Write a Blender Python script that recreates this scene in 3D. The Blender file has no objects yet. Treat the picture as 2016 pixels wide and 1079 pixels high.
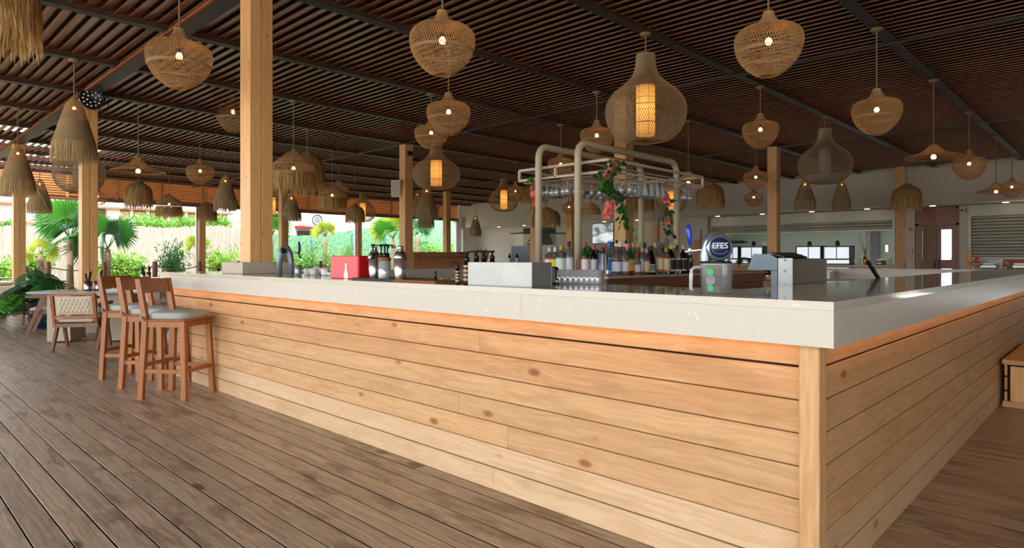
import bpy, math, random
from mathutils import Vector, Matrix
# ---------------------------------------------------------------- camera, world, sun, exposure
SC = bpy.context.scene
COL = SC.collection
F, TH, YH, CX, CH = 1262.0, math.radians(44.0), 508.5, 1008.0, 1.25
CC, SS = math.cos(TH), math.sin(TH)
cam_data = bpy.data.cameras.new('camera')
cam_data.sensor_width = 36.0
cam_data.lens = F / 2016 * 36
cam_data.shift_y = -(539.5 - YH) / 2016
cam_data.clip_end = 400
cam = bpy.data.objects.new('camera', cam_data)
COL.objects.link(cam)
cam.location = (0, 0, CH)
cam.rotation_euler = (math.pi / 2, 0, TH - math.pi / 2)
SC.camera = cam
SC.view_settings.view_transform = 'Standard'
SC.view_settings.look = 'None'
SC.view_settings.gamma = 1
SC.view_settings.use_curve_mapping = False
SC.view_settings.exposure = 0.85
try:
    SC.cycles.max_bounces = 10
    SC.cycles.transparent_max_bounces = 16
    SC.cycles.transmission_bounces = 8
    SC.cycles.diffuse_bounces = 5
    SC.cycles.sample_clamp_indirect = 6
    SC.cycles.caustics_reflective = False
    SC.cycles.caustics_refractive = False
    SC.cycles.use_denoising = True
except Exception:
    pass
world = bpy.data.worlds.new('sky')
SC.world = world
world.use_nodes = True
wn = world.node_tree.nodes
wl = world.node_tree.links
wbg = wn['Background']
wtc = wn.new('ShaderNodeTexCoord')
wsep = wn.new('ShaderNodeSeparateXYZ')
wramp = wn.new('ShaderNodeValToRGB')
wl.new(wtc.outputs['Generated'], wsep.inputs[0])
wl.new(wsep.outputs['Z'], wramp.inputs[0])
wramp.color_ramp.elements[0].color = (1.0, 0.988, 0.968, 1)
wramp.color_ramp.elements[1].color = (0.6, 0.76, 1.0, 1)
wl.new(wramp.outputs[0], wbg.inputs['Color'])
wbg.inputs['Strength'].default_value = 2.8
sun_data = bpy.data.lights.new('sun', 'SUN')
sun_data.energy = 3.6
sun_data.angle = math.radians(0.8)
sun_data.color = (1.0, 0.95, 0.86)
sun = bpy.data.objects.new('sun', sun_data)
COL.objects.link(sun)
sun.rotation_euler = Vector((-0.45, -0.55, 1.0)).to_track_quat('Z', 'Y').to_euler()

# ---------------------------------------------------------------- perspective helpers: a pixel and a known plane give a world point
def W(d, r): return d * CC + r * SS, d * SS - r * CC
def P(x, y, z):
    d = F * (CH - z) / (y - YH)
    return W(d, (x - CX) / F * d) + (d,)
def PD(x, d): return W(d, (x - CX) / F * d)
def PX(x, X):
    k = (x - CX) / F
    d = X / (CC + k * SS)
    return d * (SS - k * CC), d
def PY(x, Y):
    k = (x - CX) / F
    d = Y / (SS - k * CC)
    return d * (CC + k * SS), d
def ZZ(y, d): return CH + (YH - y) * d / F
def onX(x, y, X):
    Y, d = PX(x, X)
    return Y, ZZ(y, d)
def onY(x, y, Y):
    X, d = PY(x, Y)
    return X, ZZ(y, d)

# ---------------------------------------------------------------- materials
def new_mat(name):
    m = bpy.data.materials.new(name)
    m.use_nodes = True
    n = m.node_tree.nodes
    return m, n, m.node_tree.links, n['Principled BSDF']
def rgb(c):
    if isinstance(c, str):
        c = c.lstrip('#')
        v = [int(c[i:i + 2], 16) / 255 for i in (0, 2, 4)]
        return tuple(x / 12.92 if x <= .04045 else ((x + .055) / 1.055) ** 2.4 for x in v) + (1,)
    return tuple(c) + ((1,) if len(c) == 3 else ())
def plain(name, c, rough=.5, metal=0, trans=0, emit=None, es=0, noise=.0, nscale=8, ior=1.45, bump=0, spec=None, transl=0, isl=0):
    m, n, l, b = new_mat(name)
    c = rgb(c)
    b.inputs['Base Color'].default_value = c
    b.inputs['Roughness'].default_value = rough
    b.inputs['Metallic'].default_value = metal
    b.inputs['Transmission Weight'].default_value = trans
    b.inputs['IOR'].default_value = ior
    if spec is not None: b.inputs['Specular IOR Level'].default_value = spec
    if emit is not None:
        b.inputs['Emission Color'].default_value = rgb(emit)
        b.inputs['Emission Strength'].default_value = es
    if noise or bump:
        tc = n.new('ShaderNodeTexCoord'); no = n.new('ShaderNodeTexNoise')
        no.inputs['Scale'].default_value = nscale; no.inputs['Detail'].default_value = 5
        l.new(tc.outputs['Object'], no.inputs['Vector'])
        if noise:
            mr = n.new('ShaderNodeMapRange'); mr.inputs[3].default_value = 1 - noise; mr.inputs[4].default_value = 1 + noise
            mr.inputs[1].default_value = .25; mr.inputs[2].default_value = .75
            l.new(no.outputs[0], mr.inputs[0])
            mx = n.new('ShaderNodeVectorMath'); mx.operation = 'SCALE'
            mx.inputs[0].default_value = c[:3]
            l.new(mr.outputs[0], mx.inputs['Scale']); l.new(mx.outputs[0], b.inputs['Base Color'])
        if bump:
            bp = n.new('ShaderNodeBump'); bp.inputs['Strength'].default_value = bump; bp.inputs['Distance'].default_value = .01
            l.new(no.outputs[0], bp.inputs['Height']); l.new(bp.outputs[0], b.inputs['Normal'])
    if isl:                                                # every strand or leaf has a tone of its own
        ge = n.new('ShaderNodeNewGeometry'); mi = n.new('ShaderNodeMapRange'); mi.inputs[3].default_value = 1 - isl; mi.inputs[4].default_value = 1 + isl * .8
        l.new(ge.outputs['Random Per Island'], mi.inputs[0])
        ms_ = n.new('ShaderNodeVectorMath'); ms_.operation = 'SCALE'; ms_.inputs[0].default_value = c[:3]
        l.new(mi.outputs[0], ms_.inputs['Scale']); l.new(ms_.outputs[0], b.inputs['Base Color'])
    if transl:
        tr = n.new('ShaderNodeBsdfTranslucent'); tr.inputs[0].default_value = c
        ms = n.new('ShaderNodeMixShader'); ms.inputs[0].default_value = transl
        l.new(b.outputs[0], ms.inputs[1]); l.new(tr.outputs[0], ms.inputs[2])
        l.new(ms.outputs[0], n['Material Output'].inputs[0])
    return m
def wood(name, c1, c2, axis='Y', rough=.5, fine=60, knots=0.0, knotc='#6b3d1c', blotch=None, bamt=.0, vary=.12, bump=.15, spec=.5, long=1.2):
    """grain stretched along one axis, tone varied per board, knots and stains as the wood itself has them"""
    m, n, l, b = new_mat(name)
    tc = n.new('ShaderNodeTexCoord'); oi = n.new('ShaderNodeObjectInfo')
    off = n.new('ShaderNodeVectorMath'); off.operation = 'SCALE'; off.inputs[0].default_value = (37.0, 71.0, 53.0)
    l.new(oi.outputs['Random'], off.inputs['Scale'])
    add = n.new('ShaderNodeVectorMath'); add.operation = 'ADD'
    l.new(tc.outputs['Object'], add.inputs[0]); l.new(off.outputs[0], add.inputs[1])
    mp = n.new('ShaderNodeMapping')
    s = [fine, fine, fine]; s['XYZ'.index(axis)] = long
    mp.inputs['Scale'].default_value = s
    l.new(add.outputs[0], mp.inputs[0])
    # slight waviness of the grain
    wv = n.new('ShaderNodeTexNoise'); wv.inputs['Scale'].default_value = 2.2; wv.inputs['Detail'].default_value = 2
    l.new(add.outputs[0], wv.inputs['Vector'])
    wa = n.new('ShaderNodeVectorMath'); wa.operation = 'MULTIPLY_ADD'; wa.inputs[1].default_value = (3.5, 3.5, 3.5)
    l.new(wv.outputs['Color'], wa.inputs[0]); l.new(mp.outputs[0], wa.inputs[2])
    g = n.new('ShaderNodeTexNoise'); g.inputs['Scale'].default_value = 1; g.inputs['Detail'].default_value = 4; g.inputs['Roughness'].default_value = .6
    l.new(wa.outputs[0], g.inputs['Vector'])
    ra = n.new('ShaderNodeValToRGB')
    ra.color_ramp.elements[0].position = .3; ra.color_ramp.elements[1].position = .7
    ra.color_ramp.elements[0].color = rgb(c1); ra.color_ramp.elements[1].color = rgb(c2)
    l.new(g.outputs[0], ra.inputs[0])
    out = ra.outputs[0]
    hv = n.new('ShaderNodeHueSaturation')
    mr = n.new('ShaderNodeMapRange'); mr.inputs[3].default_value = 1 - vary; mr.inputs[4].default_value = 1 + vary
    l.new(oi.outputs['Random'], mr.inputs[0]); l.new(mr.outputs[0], hv.inputs['Value']); l.new(out, hv.inputs['Color'])
    out = hv.outputs[0]
    if blotch:
        bn = n.new('ShaderNodeTexNoise'); bn.inputs['Scale'].default_value = 1.0; bn.inputs['Detail'].default_value = 6; bn.inputs['Roughness'].default_value = .62
        mb = n.new('ShaderNodeMapping'); sc = [7, 7, 7]; sc['XYZ'.index(axis)] = 2.0; mb.inputs['Scale'].default_value = sc
        l.new(add.outputs[0], mb.inputs[0]); l.new(mb.outputs[0], bn.inputs['Vector'])
        br = n.new('ShaderNodeValToRGB'); br.color_ramp.elements[0].position = .52; br.color_ramp.elements[1].position = .66
        br.color_ramp.elements[1].color = (bamt, bamt, bamt, 1)
        l.new(bn.outputs[0], br.inputs[0])
        mx = n.new('ShaderNodeMix'); mx.data_type = 'RGBA'
        l.new(br.outputs[0], mx.inputs[0]); l.new(out, mx.inputs[6]); mx.inputs[7].default_value = rgb(blotch)
        out = mx.outputs[2]
    if knots:
        vo = n.new('ShaderNodeTexVoronoi'); vo.inputs['Scale'].default_value = 1
        mk = n.new('ShaderNodeMapping'); sc = [knots * 2.2] * 3; sc['XYZ'.index(axis)] = knots; mk.inputs['Scale'].default_value = sc
        l.new(add.outputs[0], mk.inputs[0]); l.new(mk.outputs[0], vo.inputs['Vector'])
        kr = n.new('ShaderNodeValToRGB'); kr.color_ramp.elements[0].position = .06; kr.color_ramp.elements[1].position = .11
        kr.color_ramp.elements[0].color = (.85, .85, .85, 1); kr.color_ramp.elements[1].color = (0, 0, 0, 1)
        l.new(vo.outputs['Distance'], kr.inputs[0])
        mx = n.new('ShaderNodeMix'); mx.data_type = 'RGBA'
        l.new(kr.outputs[0], mx.inputs[0]); l.new(out, mx.inputs[6]); mx.inputs[7].default_value = rgb(knotc)
        out = mx.outputs[2]
    l.new(out, b.inputs['Base Color'])
    b.inputs['Roughness'].default_value = rough
    b.inputs['Specular IOR Level'].default_value = spec
    if bump:
        bp = n.new('ShaderNodeBump'); bp.inputs['Strength'].default_value = bump; bp.inputs['Distance'].default_value = .004
        l.new(g.outputs[0], bp.inputs['Height']); l.new(bp.outputs[0], b.inputs['Normal'])
    return m
def stone(name, c, c2, rough, scale=9, thr=.6):
    m, n, l, b = new_mat(name)
    tc = n.new('ShaderNodeTexCoord')
    no = n.new('ShaderNodeTexNoise'); no.inputs['Scale'].default_value = scale; no.inputs['Detail'].default_value = 8; no.inputs['Distortion'].default_value = 1.5
    l.new(tc.outputs['Object'], no.inputs['Vector'])
    ra = n.new('ShaderNodeValToRGB'); e = ra.color_ramp.elements
    e[0].position = thr; e[0].color = rgb(c); e[1].position = thr + .1; e[1].color = rgb(c2)
    l.new(no.outputs[0], ra.inputs[0]); l.new(ra.outputs[0], b.inputs['Base Color'])
    b.inputs['Roughness'].default_value = rough
    return m
M = {}
M['pine'] = wood('pine', '#d39a5c', '#e4b87f', 'Z', .5, 45, 5.5, '#6b3a1a')
M['plankY'] = wood('bar plank along y', '#b68554', '#cda072', 'Y', .5, 55, 2.1, '#7d4a24', '#a1744a', .45, .05, spec=.35)
M['plankYm'] = wood('middle bar plank along y', '#bc8f60', '#d0a87c', 'Y', .5, 55, 2.1, '#8a5226', '#a87c4e', .45, .05, spec=.35)
M['plankYl'] = wood('bleached bar plank along y', '#c4a078', '#d6b994', 'Y', .5, 55, 2.1, '#94673a', '#b4915f', .45, .05, spec=.35)
M['plankXl'] = wood('bleached bar plank along x', '#bf9a70', '#cdac86', 'X', .5, 55, 2.1, '#94673a', '#b4915f', .45, .05, spec=.35)
M['plankX'] = M.get('q') or wood('bar plank along x', '#b58a5a', '#caa176', 'X', .5, 55, 2.1, '#8a5226', '#a5794a', .45, .05, spec=.35)
M['plankZ'] = wood('bar corner post', '#c09060', '#d2aa7a', 'Z', .5, 50, 3.0, '#6b3a1a', '#a1744a', .4, .05, spec=.35)
M['deck'] = wood('deck board', '#836e58', '#b8a48a', 'Y', .38, 62, 1.2, '#3a2418', '#60402c', .8, .12, .3, spec=.5)
M['slat'] = wood('roof slat', '#85573d', '#9c6c50', 'Y', .3, 20, 0, vary=.08, bump=.05, spec=.9)
M['steel'] = plain('painted roof steel', '#3c3b3a', .45, .3, noise=.25, nscale=6)
M['rust'] = plain('rusty steel', '#8a4b26', .8, .1, noise=.4, nscale=20)
M['cover'] = plain('dark roof lining', '#1c1512', .9)
M['stone'] = stone('beige quartz', '#c8c2b5', '#e4dfd5', .06, 17, .64)
M['stonef'] = stone('beige quartz edge', '#c8c2b5', '#e4dfd5', .3, 17, .64)
M['stone_in'] = plain('matt beige board', '#cbc3b4', .5)
M['conc'] = plain('pale concrete', '#b9b0a0', .6, noise=.08, nscale=12)
M['wall'] = plain('wall plaster', '#cfc9bf', .8, noise=.03, nscale=3)
M['dark'] = plain('dark board', '#2b2c2e', .6)
M['stool'] = wood('iroko stool wood', '#8d5226', '#aa6c36', 'Z', .4, 60, 0, vary=.06)
M['chair'] = wood('brown chair wood', '#6e4a34', '#8c634a', 'Z', .45, 60, 0, vary=.06)
M['cush'] = plain('grey green cushion fabric', '#a5aca6', .9, noise=.05, nscale=200)
M['cream'] = plain('cream cushion fabric', '#cfc3ab', .9, noise=.05, nscale=200)
M['rattan'] = plain('rattan cane', '#c9a473', .6, isl=.22, transl=.2)
M['rattan_g'] = plain('weathered rattan cane', '#b39c7a', .7, isl=.2, transl=.15)
M['jute'] = plain('jute cord', '#cbb28b', .9, isl=.38, transl=.32)
M['jute_w'] = plain('wound jute cord', '#c4ab84', .9, isl=.16, transl=.32)
M['straw'] = plain('dry straw', '#d0b07c', .9, isl=.5, transl=.35)
M['bulb'] = plain('warm bulb glass', '#fff2d0', .3, emit='#ffb25a', es=14)
M['liner'] = plain('lit paper liner', '#e8d2a2', .8, emit='#ffae4a', es=.75, transl=.5)
M['liner_off'] = plain('pale paper liner', '#d8cdb8', .8, noise=.06, transl=.4)
M['cord'] = plain('cord', '#8a7658', .8)
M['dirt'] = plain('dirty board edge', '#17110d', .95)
M['black'] = plain('black plastic', '#151617', .35)
M['chrome'] = plain('brushed steel', '#b9bcbc', .28, 1)
M['cover_steel'] = plain('dispenser cover steel', '#8d8578', .3, .95)
M['chrome2'] = plain('polished steel', '#e0e2e4', .2, .9)
M['galv'] = plain('galvanised sheet', '#a3a6a4', .45, .75, noise=.1, nscale=9)
M['rackp'] = plain('cream powder coat', '#cdbfa6', .4, noise=.04)
def clearm(name, c, refl=.12, base=.9, r=.04, haze=.0):
    m, n, l, b = new_mat(name)
    tr = n.new('ShaderNodeBsdfTransparent'); gl = n.new('ShaderNodeBsdfGlossy'); ms = n.new('ShaderNodeMixShader'); lw = n.new('ShaderNodeLayerWeight'); mr = n.new('ShaderNodeMapRange')
    tr.inputs[0].default_value = rgb(c); gl.inputs['Roughness'].default_value = r; lw.inputs[0].default_value = .25
    mr.inputs[3].default_value = refl * .5; mr.inputs[4].default_value = min(1, refl * 4.5)
    l.new(lw.outputs['Facing'], mr.inputs[0]); l.new(mr.outputs[0], ms.inputs[0]); l.new(tr.outputs[0], ms.inputs[1]); l.new(gl.outputs[0], ms.inputs[2])
    tl = n.new('ShaderNodeBsdfDiffuse'); tl.inputs[0].default_value = (.9, .93, .95, 1); m2 = n.new('ShaderNodeMixShader'); m2.inputs[0].default_value = haze; l.new(ms.outputs[0], m2.inputs[1]); l.new(tl.outputs[0], m2.inputs[2])
    l.new(m2.outputs[0], n['Material Output'].inputs[0]); M[name] = m; return m
M['winglass'] = plain('reflecting window glass', '#b8c0c4', .03, .9)
M['glass'] = plain('clear glass', '#f4f8f8', .02, 0, 1, ior=1.3)
M['white'] = plain('white plastic', '#e9e9e6', .4)
M['red'] = plain('red painted box', '#c8181c', .25)
M['leaf'] = plain('leaf', '#4f9a30', .45, isl=.35, transl=.4)
M['leafd'] = plain('dark leaf', '#2c6430', .4, isl=.4, transl=.25)
M['leafy'] = plain('yellow green leaf', '#9aa835', .5, isl=.3, transl=.4)
M['bark'] = plain('fibrous bark', '#8f7a62', .95, noise=.4, nscale=30, bump=.6)
M['flower'] = plain('coral flower', '#ff9486', .6, transl=.3, isl=.15)
M['redstick'] = plain('dark red stick', '#8a1230', .6)
M['shutter'] = plain('grey shutter', '#b2b4aa', .4, .3)
M['mahog'] = wood('mahogany door', '#6a3a24', '#88512f', 'Z', .3, 50, 0)
M['lit'] = plain('downlight disc', '#ffe9c0', .5, emit='#ffcf8a', es=5)
M['led'] = plain('warm led strip', '#ffc880', .5, emit='#ffb04e', es=3.0)

# ---------------------------------------------------------------- mesh builder
class MB:
    def __init__(s): s.v = []; s.f = []; s.sm = []
    def add(s, vs, fs, smooth=False):
        b = len(s.v); s.v.extend(vs); s.f.extend([tuple(b + i for i in f) for f in fs]); s.sm.extend([smooth] * len(fs)); return s
    def box(s, x0, x1, y0, y1, z0, z1):
        return s.add([(x0, y0, z0), (x1, y0, z0), (x1, y1, z0), (x0, y1, z0), (x0, y0, z1), (x1, y0, z1), (x1, y1, z1), (x0, y1, z1)],
                     [(3, 2, 1, 0), (4, 5, 6, 7), (0, 1, 5, 4), (1, 2, 6, 5), (2, 3, 7, 6), (3, 0, 4, 7)])
    def bbox(s, x0, x1, y0, y1, z0, z1, b=.004):
        """box with chamfered edges (octagonal cross cuts)"""
        vs = []
        for z, i in ((z0, b), (z0 + b, 0), (z1 - b, 0), (z1, b)):
            for (px, py) in ((x0 + b, y0), (x1 - b, y0), (x1, y0 + b), (x1, y1 - b), (x1 - b, y1), (x0 + b, y1), (x0, y1 - b), (x0, y0 + b)):
                cx, cy = (x0 + x1) / 2, (y0 + y1) / 2
                vs.append((px - math.copysign(i, px - cx), py - math.copysign(i, py - cy), z))
        fs = [tuple(range(7, -1, -1)), tuple(range(24, 32))]
        for k in range(3):
            for j in range(8):
                fs.append((k * 8 + j, k * 8 + (j + 1) % 8, k * 8 + 8 + (j + 1) % 8, k * 8 + 8 + j))
        return s.add(vs, fs)
    def beam(s, p, q, w, h, up=(0, 0, 1), w2=None, h2=None):
        p, q = Vector(p), Vector(q); d = (q - p).normalized(); up = Vector(up)
        if abs(d.dot(up)) > .99: up = Vector((1, 0, 0))
        a = d.cross(up).normalized(); b = a.cross(d).normalized()
        w2 = w if w2 is None else w2; h2 = h if h2 is None else h2
        vs = [p + a * sx * w / 2 + b * sy * h / 2 for sx, sy in ((-1, -1), (1, -1), (1, 1), (-1, 1))] + \
             [q + a * sx * w2 / 2 + b * sy * h2 / 2 for sx, sy in ((-1, -1), (1, -1), (1, 1), (-1, 1))]
        return s.add([tuple(v) for v in vs], [(0, 1, 2, 3), (7, 6, 5, 4), (0, 4, 5, 1), (1, 5, 6, 2), (2, 6, 7, 3), (3, 7, 4, 0)])
    def tube(s, pts, r, n=6, cap=True, smooth=True, closed=False):
        pts = [Vector(p) for p in pts]; m = len(pts)
        rs = r if isinstance(r, (list, tuple)) else [r] * m
        vs = []; fs = []; prev = None
        for i, p in enumerate(pts):
            a = pts[(i - 1) % m] if (closed or i > 0) else p
            b = pts[(i + 1) % m] if (closed or i < m - 1) else p
            t = (b - a)
            t = t.normalized() if t.length > 1e-9 else Vector((0, 0, 1))
            if prev is None:
                u = t.cross(Vector((0, 0, 1)))
                if u.length < .05: u = t.cross(Vector((1, 0, 0)))
            else:
                u = prev - t * prev.dot(t)
            u.normalize(); prev = u; w = t.cross(u)
            for j in range(n):
                an = 2 * math.pi * j / n
                vs.append(tuple(p + (u * math.cos(an) + w * math.sin(an)) * rs[i]))
        seg = m if closed else m - 1
        for i in range(seg):
            for j in range(n):
                i2 = (i + 1) % m
                fs.append((i * n + j, i * n + (j + 1) % n, i2 * n + (j + 1) % n, i2 * n + j))
        s.add(vs, fs, smooth)
        if cap and not closed:
            b = len(s.v) - len(vs)
            s.f.append(tuple(b + j for j in range(n - 1, -1, -1))); s.sm.append(False)
            s.f.append(tuple(b + (m - 1) * n + j for j in range(n))); s.sm.append(False)
        return s
    def lathe(s, prof, n=20, o=(0, 0, 0), sx=1, sy=1, smooth=True, cap=True, sq=0):
        vs = []; fs = []
        for (r, z) in prof:
            for j in range(n):
                a = 2 * math.pi * j / n
                c, si = math.cos(a), math.sin(a)
                if sq:
                    k = 1 / max(abs(c), abs(si)) ; k = 1 + (k - 1) * sq
                    c, si = c * k, si * k
                vs.append((o[0] + r * c * sx, o[1] + r * si * sy, o[2] + z))
        for i in range(len(prof) - 1):
            for j in range(n):
                fs.append((i * n + j, i * n + (j + 1) % n, (i + 1) * n + (j + 1) % n, (i + 1) * n + j))
        s.add(vs, fs, smooth)
        if cap:
            b = len(s.v) - len(vs)
            if prof[0][0] > 1e-5: s.f.append(tuple(b + j for j in range(n - 1, -1, -1))); s.sm.append(False)
            if prof[-1][0] > 1e-5: s.f.append(tuple(b + (len(prof) - 1) * n + j for j in range(n))); s.sm.append(False)
        return s
    def cyl(s, x, y, z0, z1, r, n=16, r2=None): return s.lathe([(r, z0), (r if r2 is None else r2, z1)], n, (x, y, 0))
    def ell(s, c, rx, ry, rz, n=12, m=8):
        return s.lathe([(max(math.sin(math.pi * i / m), 1e-4), -math.cos(math.pi * i / m) * rz) for i in range(m + 1)], n, c, rx, ry, cap=False)
    def mesh(s, name, mat):
        me = bpy.data.meshes.new(name)
        me.from_pydata(s.v, [], s.f)
        me.polygons.foreach_set('use_smooth', s.sm)
        if mat is not None: me.materials.append(M[mat] if isinstance(mat, str) else mat)
        me.update()
        return me
    def board(s, x0, x1, y0, y1, z0, z1, b, name, mat, parent):
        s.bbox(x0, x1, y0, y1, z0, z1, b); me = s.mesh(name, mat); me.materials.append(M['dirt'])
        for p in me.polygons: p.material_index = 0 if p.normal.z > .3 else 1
        o = bpy.data.objects.new(name, me); COL.objects.link(o); o.parent = parent; return o
    def build(s, name, mat, parent=None, loc=None):
        o = bpy.data.objects.new(name, s.mesh(name, mat)); COL.objects.link(o)
        if parent is not None: o.parent = parent
        if loc is not None: o.location = loc
        return o
def tag(o, label=None, cat=None, group=None, kind=None):
    if label: o['label'] = label
    if cat: o['category'] = cat
    if group: o['group'] = group
    if kind: o['kind'] = kind
    return o
def thing(name, label, cat, loc=(0, 0, 0), rz=0, group=None, kind=None):
    o = bpy.data.objects.new(name, None); COL.objects.link(o); o.empty_display_size = .1
    o.location = loc; o.rotation_euler = (0, 0, rz)
    return tag(o, label, cat, group, kind)
def inst(name, me, parent=None, loc=(0, 0, 0), scale=(1, 1, 1), rot=(0, 0, 0)):
    o = bpy.data.objects.new(name, me); COL.objects.link(o); o.parent = parent; o.location = loc; o.scale = scale; o.rotation_euler = rot
    return o
def kids_of():
    d = {}
    for o in COL.objects:
        if o.parent: d.setdefault(o.parent, []).append(o)
    return d
def dup(root, loc, rz=None, label=None, group=None, kids=None):
    kids = kids or [c for c in COL.objects if c.parent == root]
    r = root.copy(); COL.objects.link(r); r.location = loc
    if rz is not None: r.rotation_euler = (0, 0, rz)
    if label: r['label'] = label
    if group: r['group'] = group
    for c in kids:
        k = c.copy(); COL.objects.link(k); k.parent = r
        for g in [g for g in c.children]:
            h = g.copy(); COL.objects.link(h); h.parent = k
    return r
R = random.Random(7)
# ================================================================ THE SETTING
# ---- floor: deck boards running along y
floor = MB().box(-8, 23.4, -22, 25.6, -.12, -.034).build('floor', 'cover'); tag(floor, kind='structure')
DP = .127
near_x = 4.4
i = 0
MB().box(-8, -3.005, -22, 25.5, -.034, 0).box(-3, 23.3, -22, -4.52, -.034, 0).build('plank', 'deck', floor)
x = -3.0
while x < 23.3:
    cuts = [-4.5, R.uniform(1.5, 9), 25.5] if x < near_x else [-4.5, 25.5]
    for a, b in zip(cuts[:-1], cuts[1:]):
        dz = R.uniform(-.002, .0)
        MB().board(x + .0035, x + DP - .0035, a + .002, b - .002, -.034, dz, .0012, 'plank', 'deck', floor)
    x += DP
# ---- ceiling: roof lining, steel beams, slats
ceiling = MB().box(-4.2, 23, -7.2, 18.6, 4.36, 4.44).box(3.1, 23, 18.6, 20, 4.36, 4.44).box(5.2, 23, 20, 26, 4.36, 4.44).build('ceiling', 'cover'); tag(ceiling, kind='structure')
PY0, PYD = 2.15, 2.04
M['web'] = wood('beam web', '#3a3634', '#7a4526', 'X', .7, 6, 0, bump=0)
for k in range(-4, 12):
    y = PY0 + PYD * k
    b = MB().box(-4.1, 22.4, y - .07, y + .07, 3.95, 3.964).box(-4.1, 22.4, y - .07, y + .07, 4.15, 4.164).build('roof_beam', 'steel', ceiling)
    MB().box(-4.1, 22.4, y - .006, y + .006, 3.965, 4.149).build('beam_web', 'web', b)
for xb, w in ((-3.7, .2), (2.75, .22), (9.1, .07), (15.65, .07), (21.2, .07)):
    b = MB().box(xb - w / 2, xb + w / 2, -7, 25.6, 3.93, 3.949).build('cross_beam', 'steel', ceiling)
    if w > .1:
        MB().box(xb - w / 2 - .012, xb - w / 2 + .016, -7, 25.6, 3.925, 3.962).build('beam_edge', 'rust', b)
SP = .143
slats = []
for k in range(-4, 11):
    y0, y1 = PY0 + PYD * k + .012, PY0 + PYD * (k + 1) - .012
    x = -4.0
    while x < 22.2:
        slats.append((x, y0, y1)); x += SP
def slat_mb(m, x, y0, y1, o=(0, 0, 0)):
    pr = []
    for j in range(7):                                     # shallow curved section, tilted
        t = -1 + j / 3
        pr.append((t * .056, 4.035 + .018 * t + .006 * (1 - t * t) * -1))
    top = [(px, pz + .014) for px, pz in reversed(pr)]
    sec = pr + top
    n = len(sec)
    vs = [(x + px - o[0], y0 - o[1], pz) for px, pz in sec] + [(x + px - o[0], y1 - o[1], pz) for px, pz in sec]
    fs = [(j, (j + 1) % n, n + (j + 1) % n, n + j) for j in range(n)] + [tuple(range(n - 1, -1, -1)), tuple(range(n, 2 * n))]
    m.add(vs, fs)
def in_view(x, y):
    d = x * CC + y * SS
    if d < .8: return None
    px = CX + F * (x * SS - y * CC) / d; py = YH - F * 2.8 / d
    return d if (-60 < px < 2076 and py > -60) else None
sc_ = []
for s in slats:
    ds = [in_view(s[0], yy) for yy in (s[1], (s[1] + s[2]) / 2, s[2])]
    ds = [q for q in ds if q]
    sc_.append((min(ds) if ds else 99 + s[0] ** 2, s))
sc_.sort(key=lambda t: t[0])
me_slat = None
for q, (d, s) in enumerate(sc_[:300]):
    if me_slat is None:
        m = MB(); slat_mb(m, 0, 0, PYD - .024); me_slat = m.mesh('slat', 'slat')
    inst('slat', me_slat, ceiling, (s[0], s[1], 0))
m = MB()
for d, s in sc_[300:]: slat_mb(m, *s)
o = m.build('slats_beyond', 'slat', ceiling); o.name = 'slat_field'; o['kind'] = 'stuff'

# ---- walls
XB, XW = 22.4, 23.5
bh = MB().box(XB, XB + .15, -7, 25.55, 2.86, 4.3).box(XB + .15, XW + 4, -4, 25.55, 2.86, 2.95)
tag(bh.build('wall_bulkhead', 'wall'), kind='structure')
def yx(x, X=XW): return PX(x, X)[0]
wl_ = MB()
wl_.box(XW, XW + .2, yx(1398), 25.55, 0, 2.9)
wl_.box(XW, XW + .2, yx(1801), yx(1763), 0, 2.9)
wl_.box(XW, XW + .2, yx(1907), yx(1888), 0, 2.9)
wl_.box(XW - .25, XW + .2, yx(1398), yx(1388), 0, 2.86)
wl_.box(XB, XW + .2, 25.2, 25.55, 0, 2.9)
tag(wl_.build('wall_back', 'wall'), kind='structure')
M['kback'] = plain('kitchen wall', '#4f574e', .35, noise=.05)
kb = MB().box(XW + 3, XW + 3.2, -4, yx(1398) + .5, 0, 2.9).build('wall_kitchen', 'kback'); tag(kb, kind='structure')
MB().box(XW + 2.9, XW + 2.99, PX(1728, XW + 2.9)[0] - .05, PX(1728, XW + 2.9)[0] + .25, 1, 2.6).build('dark_strip', 'dark', kb)
tag(MB().box(XW + .21, XW + 3.2, yx(1398) + .5, yx(1398) + .6, 0, 2.9).build('wall_kitchen_end', 'kback'), kind='structure')
# wall added out of view to keep the right side dim
tag(MB().box(-1.0, XW, -7.2, -7, 0, 4.3).build('wall_shade', 'wall'), kind='structure')
tag(MB().box(XB + .5, XW + 3.2, -7, -4, 0, 2.85).build('wall_side', 'wall'), kind='structure')
# cove under the bulkhead is lit by discs
def downlight(x, y, i):
    Y, d = PX(x, XB + .5)
    t = thing('downlight', None, 'light', (XB + .5, Y, 2.856))
    MB().lathe([(.11, 0), (.11, -.008), (.085, -.012)], 20).build('rim', 'white', t)
    MB().lathe([(.083, -.013), (.08, -.02), (.0001, -.02)], 20).build('disc', 'lit', t)
    return t
names_dl = ['first round downlight from the garden end of the bulkhead', 'round downlight above the dark menu board', 'round downlight above the wall television',
            'round downlight behind the pendant rack pipe', 'round downlight over the white pillar beside the kitchen hatch', 'round downlight left of the timber post at the kitchen hatch',
            'round downlight right of the large unlit onion lamp', 'round downlight over the right part of the kitchen hatch', 'round downlight over the double door', 'round downlight over the grey shutter at right']
for i, x in enumerate((982, 1032, 1190, 1255, 1413, 1501, 1598, 1707, 1836, 1980)):
    tag(downlight(x, 0, i), names_dl[i], group='downlights under the bulkhead')

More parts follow.
